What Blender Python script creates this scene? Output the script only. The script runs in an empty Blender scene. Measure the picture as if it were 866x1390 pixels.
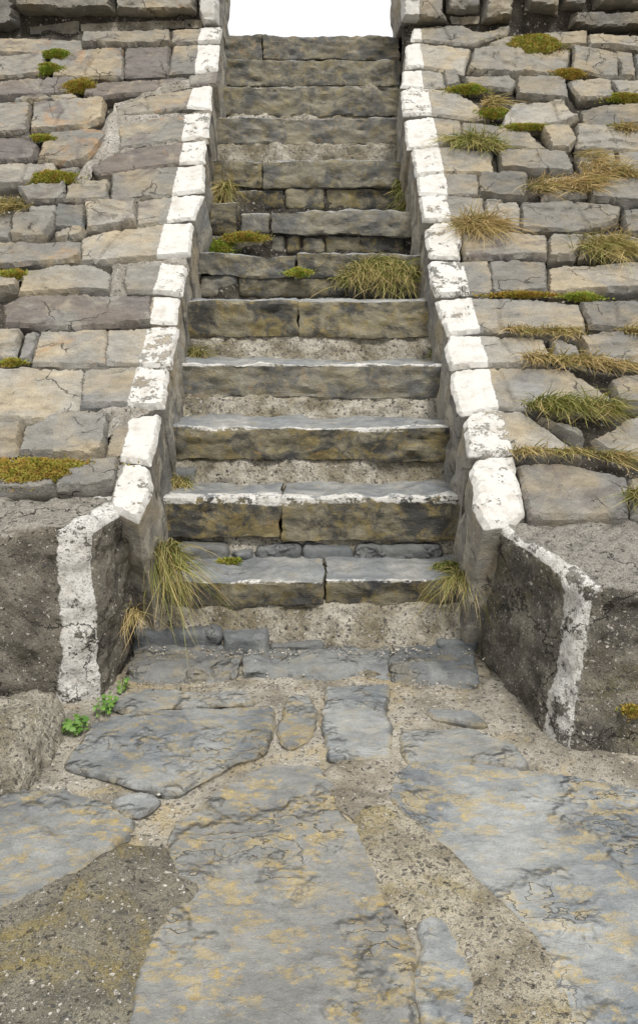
import bpy, math, random
import numpy as np
from mathutils import Vector
from mathutils.geometry import delaunay_2d_cdt

sc = bpy.context.scene
COL = sc.collection
EYE = 1.45

# ------------------------------------------------------------------ layout, all in metres
# slope stones: (flags, x where the white paint starts, [(x, depth along the ground)...]); parapet stones: [(x, z)...]
PROF = (-0.134984, 0.069596, 0.066577)
LEFT = [('r', None, [(-2.633, 6.539), (-1.734, 6.582), (-1.703, 6.488), (-1.707, 6.41), (-2.585, 6.395)]), ('', None, [(-1.715, 6.618), (-1.096, 6.662), (-1.076, 6.517), (-1.687, 6.488)]),
 ('e', -0.867, [(-1.077, 6.647), (-0.869, 6.676), (-0.729, 6.684), (-0.722, 6.546), (-0.854, 6.539), (-1.055, 6.524)]),
 ('r', None, [(-2.527, 6.381), (-1.959, 6.41), (-1.899, 6.253), (-1.959, 6.211), (-2.457, 6.168)]), ('rr', None, [(-1.894, 6.36), (-1.852, 6.445), (-1.402, 6.467), (-1.36, 6.204), (-1.835, 6.204)]),
 ('p', None, [(-1.386, 6.467), (-1.078, 6.496), (-1.046, 6.225), (-1.331, 6.19)]), ('e', -0.866, [(-1.048, 6.51), (-0.726, 6.532), (-0.717, 6.274), (-0.847, 6.239), (-1.031, 6.232)]),
 ('p', None, [(-2.438, 6.112), (-1.897, 6.168), (-1.675, 6.197), (-1.64, 6.063), (-1.907, 6.014), (-2.391, 5.973)]),
 ('p', None, [(-1.602, 6.119), (-0.911, 6.211), (-0.899, 6.119), (-1.167, 6.056), (-1.445, 5.994), (-1.574, 6.014)]), ('e', -0.525, [(-0.896, 6.218), (-0.7, 6.26), (-0.699, 6.133), (-0.88, 6.126)]),
 ('s', None, [(-2.045, 6.007), (-1.873, 6.035), (-1.761, 5.987), (-1.865, 5.966), (-2.035, 5.973)]), ('s', None, [(-1.873, 6.035), (-1.663, 6.035), (-1.602, 5.987), (-1.748, 5.973)]),
 ('r', None, [(-2.387, 5.959), (-1.93, 5.952), (-1.854, 5.638), (-2.281, 5.645)]), ('rr', None, [(-1.899, 5.945), (-1.437, 5.98), (-1.412, 5.807), (-1.504, 5.719), (-1.844, 5.672)]),
 ('er', -0.871, [(-1.356, 5.945), (-1.163, 6.028), (-0.882, 6.098), (-0.737, 6.112), (-0.714, 5.883), (-0.873, 5.904), (-1.327, 5.842)]),
 ('er', -0.879, [(-1.311, 5.76), (-1.104, 5.814), (-0.891, 5.855), (-0.721, 5.855), (-0.712, 5.631), (-0.879, 5.611), (-1.251, 5.544)]),
 ('erp', -0.868, [(-1.398, 5.385), (-1.243, 5.524), (-0.876, 5.591), (-0.723, 5.604), (-0.711, 5.412), (-0.864, 5.398), (-1.337, 5.313)]),
 ('p', None, [(-2.274, 5.624), (-1.85, 5.624), (-1.777, 5.564), (-1.784, 5.451), (-2.19, 5.379)]),
 ('rr', None, [(-1.745, 5.618), (-1.715, 5.685), (-1.393, 5.692), (-1.356, 5.624), (-1.438, 5.425), (-1.531, 5.372), (-1.74, 5.425)]),
 ('', None, [(-2.183, 5.359), (-1.78, 5.372), (-1.617, 5.372), (-1.59, 5.3), (-1.736, 5.216), (-2.105, 5.133)]), ('s', None, [(-1.585, 5.352), (-1.463, 5.372), (-1.48, 5.274), (-1.576, 5.281)]),
 ('e', -0.869, [(-1.267, 5.346), (-0.887, 5.366), (-0.707, 5.379), (-0.69, 5.146), (-0.852, 5.12), (-1.211, 5.063)]), ('', None, [(-1.797, 5.197), (-1.521, 5.223), (-1.482, 5.063), (-1.684, 5.063)]),
 ('', None, [(-1.502, 5.197), (-1.455, 5.261), (-1.271, 5.274), (-1.229, 5.07), (-1.467, 5.057)]),
 ('e', -0.865, [(-1.058, 5.076), (-0.873, 5.114), (-0.683, 5.127), (-0.71, 4.919), (-0.858, 4.895), (-1.019, 4.858)]), ('g', None, [(-1.514, 5.038), (-1.36, 5.038), (-1.328, 4.845), (-1.483, 4.852)]),
 ('', None, [(-1.351, 5.038), (-1.066, 5.051), (-1.032, 4.858), (-1.306, 4.839)]), ('', None, [(-2.039, 4.944), (-1.752, 4.957), (-1.704, 4.742), (-1.964, 4.73)]),
 ('g', None, [(-1.737, 4.95), (-1.508, 4.963), (-1.494, 4.845), (-1.523, 4.754), (-1.687, 4.742)]),
 ('s', None, [(-1.462, 4.784), (-1.381, 4.839), (-1.306, 4.839), (-1.306, 4.784), (-1.359, 4.748), (-1.448, 4.748)]), ('s', None, [(-1.677, 5.038), (-1.524, 5.044), (-1.515, 4.975), (-1.668, 4.975)]),
 ('e', -0.87, [(-1.308, 4.76), (-1.128, 4.821), (-0.894, 4.858), (-0.714, 4.882), (-0.698, 4.622), (-0.855, 4.605), (-1.266, 4.564)]),
 ('r', None, [(-1.96, 4.718), (-1.316, 4.742), (-1.282, 4.564), (-1.887, 4.511)]), ('g', None, [(-1.866, 4.453), (-1.582, 4.459), (-1.54, 4.334), (-1.806, 4.283)]),
 ('', None, [(-1.55, 4.494), (-1.367, 4.54), (-1.19, 4.54), (-1.083, 4.459), (-1.067, 4.328), (-1.523, 4.3)]),
 ('e', -0.839, [(-1.026, 4.546), (-0.851, 4.558), (-0.71, 4.534), (-0.698, 4.305), (-0.821, 4.322), (-0.982, 4.334)]),
 ('pp', None, [(-1.566, 4.211), (-1.43, 4.278), (-0.854, 4.294), (-0.814, 4.119), (-1.19, 4.06), (-1.519, 4.086)]), ('e', -0.831, [(-0.851, 4.3), (-0.712, 4.294), (-0.696, 4.102), (-0.823, 4.108)]),
 ('r', None, [(-1.716, 4.033), (-1.43, 4.038), (-1.404, 3.851), (-1.644, 3.836)]), ('g', None, [(-1.407, 4.022), (-1.344, 4.049), (-1.319, 3.841), (-1.376, 3.816)]),
 ('r', None, [(-1.329, 4.022), (-1.026, 4.049), (-0.973, 3.801), (-1.31, 3.811)]),
 ('e', -0.831, [(-1.016, 4.049), (-0.849, 4.054), (-0.692, 4.076), (-0.682, 3.801), (-0.816, 3.811), (-0.972, 3.811)]),
 ('', None, [(-1.623, 3.776), (-1.068, 3.776), (-1.028, 3.516), (-1.127, 3.442), (-1.5, 3.442)]),
 ('e', -0.82, [(-1.056, 3.766), (-0.835, 3.786), (-0.694, 3.786), (-0.672, 3.525), (-0.803, 3.53), (-1.022, 3.53)]), ('', None, [(-1.499, 3.437), (-1.247, 3.447), (-1.211, 3.235), (-1.413, 3.205)]),
 ('g', None, [(-1.217, 3.37), (-1.1, 3.456), (-0.885, 3.469), (-0.861, 3.248), (-0.916, 3.209), (-1.196, 3.243)]),
 ('e', -0.792, [(-0.852, 3.361), (-0.806, 3.451), (-0.679, 3.492), (-0.664, 3.188), (-0.768, 3.201), (-0.842, 3.218)]),
 ('m', None, [(-1.088, 3.506), (-0.722, 3.52), (-0.815, 3.465), (-0.87, 3.37), (-0.887, 3.479), (-1.066, 3.469)]),
 ('', None, [(-1.025, 3.18), (-0.792, 3.201), (-0.782, 3.073), (-0.876, 3.041), (-0.988, 3.041)]), ('', None, [(-1.406, 3.188), (-1.042, 3.188), (-1.002, 3.041), (-1.351, 3.041)]),
 ('e', -0.77, [(-0.784, 3.18), (-0.675, 3.172), (-0.637, 3.065), (-0.653, 2.871), (-0.766, 2.947)]),
 ('m', None,
  [(-1.443, 5.326), (-1.39, 5.564), (-1.363, 5.904), (-1.349, 5.959), (-0.909, 6.197), (-0.864, 6.119), (-1.164, 6.035), (-1.36, 5.938), (-1.31, 5.753), (-1.267, 5.531), (-1.386, 5.392),
   (-1.403, 5.268), (-1.482, 5.261)]),
 ('m', None, [(-1.09, 4.552), (-0.727, 4.599), (-0.716, 4.523), (-0.851, 4.558), (-1.026, 4.546), (-0.984, 4.328), (-1.059, 4.322), (-1.077, 4.465)]),
 ('m', None, [(-1.325, 5.835), (-0.724, 5.883), (-0.72, 5.849), (-0.891, 5.855), (-1.3, 5.753)]), ('m', None, [(-1.244, 5.531), (-0.721, 5.631), (-0.717, 5.591), (-0.876, 5.591), (-1.235, 5.511)])]
RIGHT = [('e', 0.745, [(0.69, 6.676), (0.911, 6.705), (1.048, 6.713), (1.121, 6.647), (1.332, 6.618), (1.101, 6.51), (0.739, 6.561), (0.669, 6.561)]),
 ('s', None, [(1.147, 6.64), (1.398, 6.684), (1.356, 6.597), (1.18, 6.611)]), ('g', None, [(1.634, 6.618), (1.953, 6.618), (1.923, 6.496), (1.644, 6.51)]),
 ('', None, [(1.965, 6.604), (2.669, 6.582), (2.625, 6.453), (1.937, 6.488)]), ('er', 0.734, [(0.641, 6.539), (0.738, 6.546), (1.081, 6.481), (0.999, 6.225), (0.709, 6.296), (0.605, 6.289)]),
 ('', None, [(1.1, 6.424), (1.375, 6.553), (1.803, 6.46), (1.708, 6.253), (1.317, 6.225), (1.033, 6.246)]), ('', None, [(1.827, 6.496), (2.004, 6.46), (2.127, 6.41), (2.067, 6.211), (1.766, 6.26)]),
 ('', None, [(2.12, 6.46), (2.228, 6.431), (2.18, 6.197), (2.085, 6.204)]), ('', None, [(2.247, 6.424), (2.61, 6.41), (2.518, 6.14), (2.194, 6.19)]),
 ('e', 0.714, [(0.588, 6.267), (0.722, 6.274), (0.858, 6.246), (0.859, 6.119), (0.715, 6.098), (0.57, 6.112)]), ('s', None, [(0.866, 6.267), (0.954, 6.267), (0.972, 6.133), (0.862, 6.105)]),
 ('', None, [(0.996, 6.197), (1.316, 6.218), (1.354, 6.147), (1.289, 6.063), (1.046, 6.084)]), ('', None, [(1.374, 6.197), (1.698, 6.211), (1.665, 5.98), (1.34, 6.014)]),
 ('', None, [(1.721, 6.175), (2.0, 6.19), (1.983, 6.001), (1.749, 5.98)]), ('', None, [(2.007, 6.161), (2.523, 6.154), (2.475, 6.014), (2.015, 6.007)]),
 ('e', 0.741, [(0.562, 6.07), (0.64, 6.105), (0.74, 6.091), (0.89, 6.084), (1.025, 5.973), (1.122, 5.835), (1.0, 5.801), (0.73, 5.849), (0.563, 5.835)]),
 ('', None, [(1.204, 5.807), (1.29, 5.931), (1.613, 5.945), (1.693, 5.807), (1.623, 5.78), (1.322, 5.719), (1.191, 5.733)]), ('', None, [(1.732, 5.89), (2.456, 5.959), (2.394, 5.78), (1.709, 5.719)]),
 ('e', 0.754, [(0.565, 5.801), (0.728, 5.835), (0.917, 5.794), (0.907, 5.645), (0.872, 5.564), (0.746, 5.557), (0.558, 5.544)]),
 ('', None, [(0.934, 5.773), (1.324, 5.726), (1.437, 5.524), (1.145, 5.524), (0.898, 5.544)]), ('', None, [(1.443, 5.726), (1.61, 5.726), (1.617, 5.577), (1.564, 5.511), (1.461, 5.524)]),
 ('', None, [(1.661, 5.719), (2.366, 5.699), (2.29, 5.484), (1.624, 5.531)]), ('eg', 0.761, [(0.584, 5.517), (0.753, 5.544), (1.072, 5.504), (1.053, 5.307), (0.75, 5.32), (0.596, 5.3)]),
 ('', None, [(1.116, 5.491), (1.535, 5.504), (1.538, 5.346), (1.511, 5.307), (1.113, 5.339)]), ('', None, [(1.605, 5.491), (1.839, 5.517), (1.797, 5.307), (1.592, 5.274)]),
 ('', None, [(1.86, 5.478), (2.29, 5.484), (2.219, 5.281), (1.822, 5.3)]), ('g', None, [(0.971, 5.294), (1.236, 5.281), (1.245, 5.236), (1.201, 5.082), (0.947, 5.114)]),
 ('e', 0.759, [(0.594, 5.281), (0.749, 5.313), (0.954, 5.3), (0.935, 5.12), (0.748, 5.12), (0.598, 5.139)]), ('', None, [(1.347, 5.255), (1.595, 5.287), (1.568, 5.114), (1.309, 5.082)]),
 ('', None, [(1.623, 5.255), (2.207, 5.248), (2.119, 5.0), (1.586, 5.082)]), ('e', 0.747, [(0.6, 5.12), (0.747, 5.114), (0.96, 5.089), (0.931, 4.907), (0.734, 4.907), (0.597, 4.919)]),
 ('', None, [(0.971, 5.076), (1.156, 5.051), (1.12, 4.821), (0.956, 4.907)]), ('g', None, [(1.171, 5.038), (1.449, 5.051), (1.732, 5.007), (1.691, 4.895), (1.391, 4.815), (1.137, 4.821)]),
 ('g', None, [(1.74, 4.975), (2.116, 4.994), (2.039, 4.778), (1.714, 4.791)]), ('e', 0.778, [(0.601, 4.833), (0.657, 4.895), (0.754, 4.895), (0.794, 4.797), (0.749, 4.587), (0.596, 4.605)]),
 ('p', None, [(0.802, 4.791), (1.021, 4.821), (1.259, 4.778), (1.218, 4.593), (0.78, 4.581)]), ('', None, [(1.28, 4.778), (1.468, 4.791), (1.373, 4.581), (1.235, 4.581)]),
 ('', None, [(1.48, 4.791), (1.587, 4.778), (1.526, 4.646), (1.4, 4.593)]), ('', None, [(1.603, 4.76), (2.032, 4.76), (1.976, 4.605), (1.582, 4.617)]),
 ('e', 0.769, [(0.591, 4.558), (0.612, 4.569), (0.786, 4.569), (0.903, 4.564), (0.879, 4.305), (0.768, 4.317), (0.591, 4.317)]),
 ('', None, [(0.905, 4.552), (1.206, 4.54), (1.165, 4.328), (0.89, 4.305)]), ('', None, [(1.218, 4.523), (1.679, 4.546), (1.956, 4.552), (1.881, 4.345), (1.177, 4.328)]),
 ('e', 0.776, [(0.593, 4.272), (0.631, 4.278), (0.776, 4.3), (1.034, 4.278), (1.297, 4.239), (1.283, 4.049), (0.764, 4.033), (0.622, 4.012)]),
 ('', None, [(1.315, 4.239), (1.856, 4.278), (1.767, 4.038), (1.308, 4.049)]),
 ('eg', 0.772, [(0.597, 3.923), (0.632, 4.001), (0.784, 4.007), (1.062, 3.986), (1.066, 3.851), (1.033, 3.811), (0.767, 3.801), (0.602, 3.781)]),
 ('g', None, [(1.11, 3.996), (1.204, 3.923), (1.213, 3.826), (1.082, 3.846)]), ('', None, [(1.248, 3.996), (1.754, 4.001), (1.681, 3.806), (1.247, 3.826)]),
 ('e', 0.771, [(0.587, 3.648), (0.62, 3.766), (0.764, 3.786), (1.113, 3.766), (1.265, 3.567), (1.253, 3.53), (0.766, 3.52), (0.617, 3.497)]),
 ('', None, [(1.303, 3.697), (1.655, 3.736), (1.572, 3.516), (1.269, 3.53)]),
 ('eg', 0.774, [(0.606, 3.406), (0.649, 3.479), (0.778, 3.502), (0.857, 3.502), (1.041, 3.248), (0.904, 3.231), (0.789, 3.243), (0.602, 3.222)]),
 ('g', None, [(0.878, 3.497), (1.079, 3.334), (1.049, 3.265)]), ('', None, [(1.107, 3.326), (1.329, 3.451), (1.551, 3.46), (1.426, 3.134), (1.154, 3.261)]),
 ('e', 0.771, [(0.599, 3.147), (0.636, 3.214), (0.771, 3.231), (0.747, 2.924), (0.707, 2.871), (0.596, 2.849), (0.579, 2.955)]),
 ('ep', None, [(0.785, 3.184), (0.953, 3.192), (1.183, 3.11), (1.122, 2.901), (0.774, 2.886)]), ('', None, [(1.199, 3.106), (1.418, 3.114), (1.335, 2.898), (1.132, 2.901)])]
PAR_L = [('g', None, [(-2.657, 3.707), (-2.199, 3.707), (-2.218, 3.334), (-2.315, 3.294), (-2.698, 3.294)]), ('g', None, [(-2.186, 3.659), (-1.49, 3.659), (-1.498, 3.414), (-1.815, 3.399), (-2.206, 3.419)]),
 ('rg', None, [(-1.474, 3.659), (-0.891, 3.659), (-0.899, 3.414), (-1.27, 3.394), (-1.488, 3.404)]),
 ('eg', -0.881, [(-0.88, 3.659), (-0.729, 3.659), (-0.743, 3.334), (-0.847, 3.324), (-0.888, 3.414)]),
 ('ms', None, [(-1.764, 3.349), (-1.381, 3.369), (-0.998, 3.379), (-1.0, 3.319), (-1.384, 3.304), (-1.769, 3.279)]), ('s', None, [(-0.993, 3.384), (-0.862, 3.384), (-0.858, 3.324), (-0.995, 3.324)]),
 ('gs', None, [(-1.938, 3.364), (-1.773, 3.384), (-1.779, 3.284), (-2.152, 3.274), (-2.148, 3.324)]), ('g', None, [(-2.623, 4.042), (-1.932, 4.042), (-1.955, 3.727), (-2.655, 3.727)]),
 ('g', None, [(-1.921, 4.042), (-1.24, 4.042), (-1.257, 3.678), (-1.947, 3.678)]), ('eg', -0.892, [(-1.224, 4.042), (-0.718, 4.042), (-0.728, 3.678), (-1.241, 3.678)])]
PAR_R = [('eg', 0.729, [(0.577, 3.668), (0.907, 3.668), (0.921, 3.414), (0.95, 3.349), (0.748, 3.349), (0.6, 3.364)]), ('g', None, [(0.917, 3.668), (1.187, 3.668), (1.182, 3.414), (0.932, 3.414)]),
 ('g', None, [(1.214, 3.668), (1.452, 3.668), (1.414, 3.354), (1.196, 3.354)]), ('g', None, [(1.506, 3.668), (1.754, 3.668), (1.765, 3.414), (1.519, 3.438)]),
 ('rg', None, [(1.77, 3.668), (1.981, 3.668), (1.954, 3.443), (1.78, 3.443)]), ('g', None, [(1.862, 3.428), (2.708, 3.414), (2.719, 3.304), (2.009, 3.284), (1.843, 3.314)]),
 ('g', None, [(1.997, 3.668), (2.682, 3.668), (2.705, 3.443), (2.014, 3.443)]), ('gs', None, [(0.965, 3.404), (1.194, 3.404), (1.185, 3.344), (0.978, 3.349)]),
 ('eg', 0.718, [(0.569, 4.042), (0.995, 4.042), (1.008, 3.688), (0.577, 3.688)]), ('g', None, [(1.011, 4.042), (1.74, 4.042), (1.763, 3.688), (1.025, 3.688)]),
 ('g', None, [(1.756, 4.042), (2.645, 4.042), (2.68, 3.688), (1.78, 3.688)])]
SY = [2.9, 3.12, 3.43, 3.72, 4.06, 4.45, 4.95, 5.42, 5.87, 6.25, 6.58, 6.84, 7.1]
SZ = [0.05, 0.302, 0.569, 0.828, 1.088, 1.378, 1.637, 1.914, 2.273, 2.615, 2.889, 3.133, 3.378]
SLAB = {1: [(-0.672, 0.021, 0.189, 0.302), (0.024, 0.615, 0.183, 0.302)],
 2: [(-0.705, -0.166, 0.385, 0.569), (-0.158, 0.662, 0.374, 0.569)],
 3: [(-0.709, 0.682, 0.667, 0.828)],
 4: [(-0.71, 0.651, 0.915, 1.088)],
 5: [(-0.711, -0.114, 1.198, 1.378), (-0.109, 0.6, 1.19, 1.378)],
 6: [(-0.691, -0.137, 1.509, 1.637), (-0.128, 0.588, 1.5, 1.637)],
 7: [(-0.305, 0.572, 1.772, 1.914)],
 8: [(-0.731, -0.383, 2.113, 2.277), (-0.375, 0.587, 2.109, 2.273)],
 9: [(-0.733, 0.571, 2.439, 2.615)],
 10: [(-0.733, 0.596, 2.697, 2.889)],
 11: [(-0.729, 0.615, 2.957, 3.133)],
 12: [(-0.752, -0.448, 3.197, 3.388), (-0.44, 0.623, 3.202, 3.372)]}
STON = {1: [(-0.748, -0.397, -0.019, 0.105), (-0.385, -0.214, -0.019, 0.098), (0.477, 0.647, -0.019, 0.066), (-0.207, 0.021, -0.019, 0.053)],
 2: [(-0.607, -0.395, 0.274, 0.355), (-0.381, -0.287, 0.274, 0.328), (-0.273, -0.082, 0.27, 0.349), (-0.071, 0.147, 0.267, 0.349), (0.156, 0.545, 0.263, 0.349)],
 3: [(-0.678, -0.571, 0.539, 0.638)],
 6: [(-0.698, -0.484, 1.395, 1.518), (-0.468, 0.161, 1.391, 1.509), (0.169, 0.619, 1.391, 1.501)],
 7: [(-0.693, -0.516, 1.77, 1.971), (-0.499, -0.314, 1.784, 1.909), (-0.699, -0.222, 1.67, 1.77), (-0.207, -0.123, 1.666, 1.761), (-0.108, 0.033, 1.666, 1.761), (0.047, 0.542, 1.661, 1.761)],
 8: [(-0.577, -0.237, 1.961, 2.095), (-0.221, 0.035, 1.971, 2.1), (0.05, 0.58, 1.966, 2.1), (-0.747, -0.59, 1.961, 2.105)],
 9: [(0.037, 0.355, 2.358, 2.437)]}
FLAGS = [('wide blue slate slab with pointed left end, below the thin slabs at the stair foot',
  [(-0.786, 2.296), (-0.766, 2.54), (-0.72, 2.589), (-0.471, 2.624), (-0.164, 2.656), (-0.161, 2.516), (-0.177, 2.371), (-0.312, 2.264), (-0.419, 2.158), (-0.557, 2.195), (-0.731, 2.264)]),
 ('thin dark slate strip just below the left end of the kerb slabs', [(-0.736, 2.72), (-0.633, 2.787), (-0.237, 2.764), (-0.228, 2.682), (-0.602, 2.635), (-0.726, 2.635)]),
 ('small oval slate stone set upright in the mortar left of the rectangular slab',
  [(-0.115, 2.736), (-0.035, 2.758), (-0.005, 2.624), (-0.019, 2.455), (-0.078, 2.376), (-0.131, 2.402), (-0.148, 2.506)]),
 ('rectangular dark slate slab pointing straight at the stairs', [(0.022, 2.81), (0.258, 2.821), (0.233, 2.342), (0.03, 2.313), (0.013, 2.54)]),
 ('smooth grey slab running to the foot of the right concrete block', [(0.273, 2.516), (0.512, 2.506), (0.645, 2.411), (0.655, 2.288), (0.629, 2.257), (0.476, 2.305), (0.295, 2.288), (0.261, 2.346)]),
 ('largest blue slate slab with ochre streaks, filling the lower right corner',
  [(0.207, 2.122), (0.232, 2.233), (0.29, 2.288), (0.473, 2.292), (0.642, 2.237), (0.813, 2.21), (0.942, 2.166), (1.105, 2.074), (0.911, 1.544), (0.707, 1.205), (0.492, 1.205), (0.507, 1.544),
   (0.478, 1.626), (0.403, 1.771), (0.321, 1.898), (0.245, 2.034)]),
 ('great blue slate slab with ochre veins at the bottom centre',
  [(-0.399, 1.945), (-0.368, 2.041), (-0.228, 2.21), (-0.183, 2.261), (0.011, 2.264), (0.047, 2.101), (0.066, 2.041), (0.105, 1.992), (0.128, 1.858), (0.148, 1.738), (0.185, 1.654), (0.2, 1.544),
   (0.19, 1.205), (-0.38, 1.205), (-0.379, 1.576), (-0.349, 1.689), (-0.332, 1.751), (-0.364, 1.83)]),
 ('jagged blue slate slab at the left edge below the boulder',
  [(-1.112, 2.108), (-0.873, 2.155), (-0.755, 2.158), (-0.593, 2.074), (-0.521, 2.014), (-0.514, 1.945), (-0.555, 1.936), (-0.554, 1.898), (-0.607, 1.88), (-0.601, 1.824), (-0.68, 1.761),
   (-0.762, 1.686), (-0.919, 1.608)]),
 ('small dark five-sided stone wedged between three slate slabs', [(-0.6, 2.101), (-0.579, 2.147), (-0.506, 2.162), (-0.458, 2.126), (-0.475, 2.06), (-0.511, 2.034), (-0.568, 2.057)]),
 ('narrow rounded slate stone at the bottom edge beside the rough mortar seam',
  [(0.219, 1.649), (0.257, 1.675), (0.313, 1.64), (0.344, 1.571), (0.34, 1.484), (0.29, 1.234), (0.201, 1.234), (0.209, 1.524)]),
 ('thin sliver of slate beside the right end of the kerb slabs', [(0.37, 2.656), (0.535, 2.635), (0.574, 2.545), (0.517, 2.535), (0.386, 2.584)])]
PATCH = [('pebbly dark concrete patch filling the lower left corner', 'd',
  [(-0.913, 1.597), (-0.757, 1.672), (-0.675, 1.746), (-0.594, 1.811), (-0.519, 1.892), (-0.39, 1.872), (-0.336, 1.751), (-0.356, 1.682), (-0.383, 1.571), (-0.386, 1.205), (-0.795, 1.205)]),
 ('rough pebbly concrete seam running down between the two great slabs', 'r',
  [(0.133, 2.054), (0.203, 2.067), (0.255, 1.97), (0.322, 1.88), (0.395, 1.756), (0.468, 1.622), (0.499, 1.544), (0.483, 1.219), (0.307, 1.219), (0.347, 1.484), (0.349, 1.576), (0.318, 1.654),
   (0.293, 1.682), (0.223, 1.682), (0.182, 1.713), (0.149, 1.83), (0.131, 1.976)]),
 ('pale five-sided mortar patch below the rectangular slab', 't', [(0.022, 2.21), (0.084, 2.288), (0.225, 2.325), (0.227, 2.249), (0.2, 2.115), (0.178, 2.074), (0.118, 2.05), (0.058, 2.122)])]
KERB = [((-0.737, 2.862), (-0.307, 2.845), (-0.749, 3.066), (-0.295, 3.086)), ((-0.297, 2.857), (0.273, 2.905), (-0.283, 3.086), (0.29, 3.1)), ((0.28, 2.881), (0.603, 2.787), (0.299, 3.1), (0.631, 3.086))]
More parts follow.
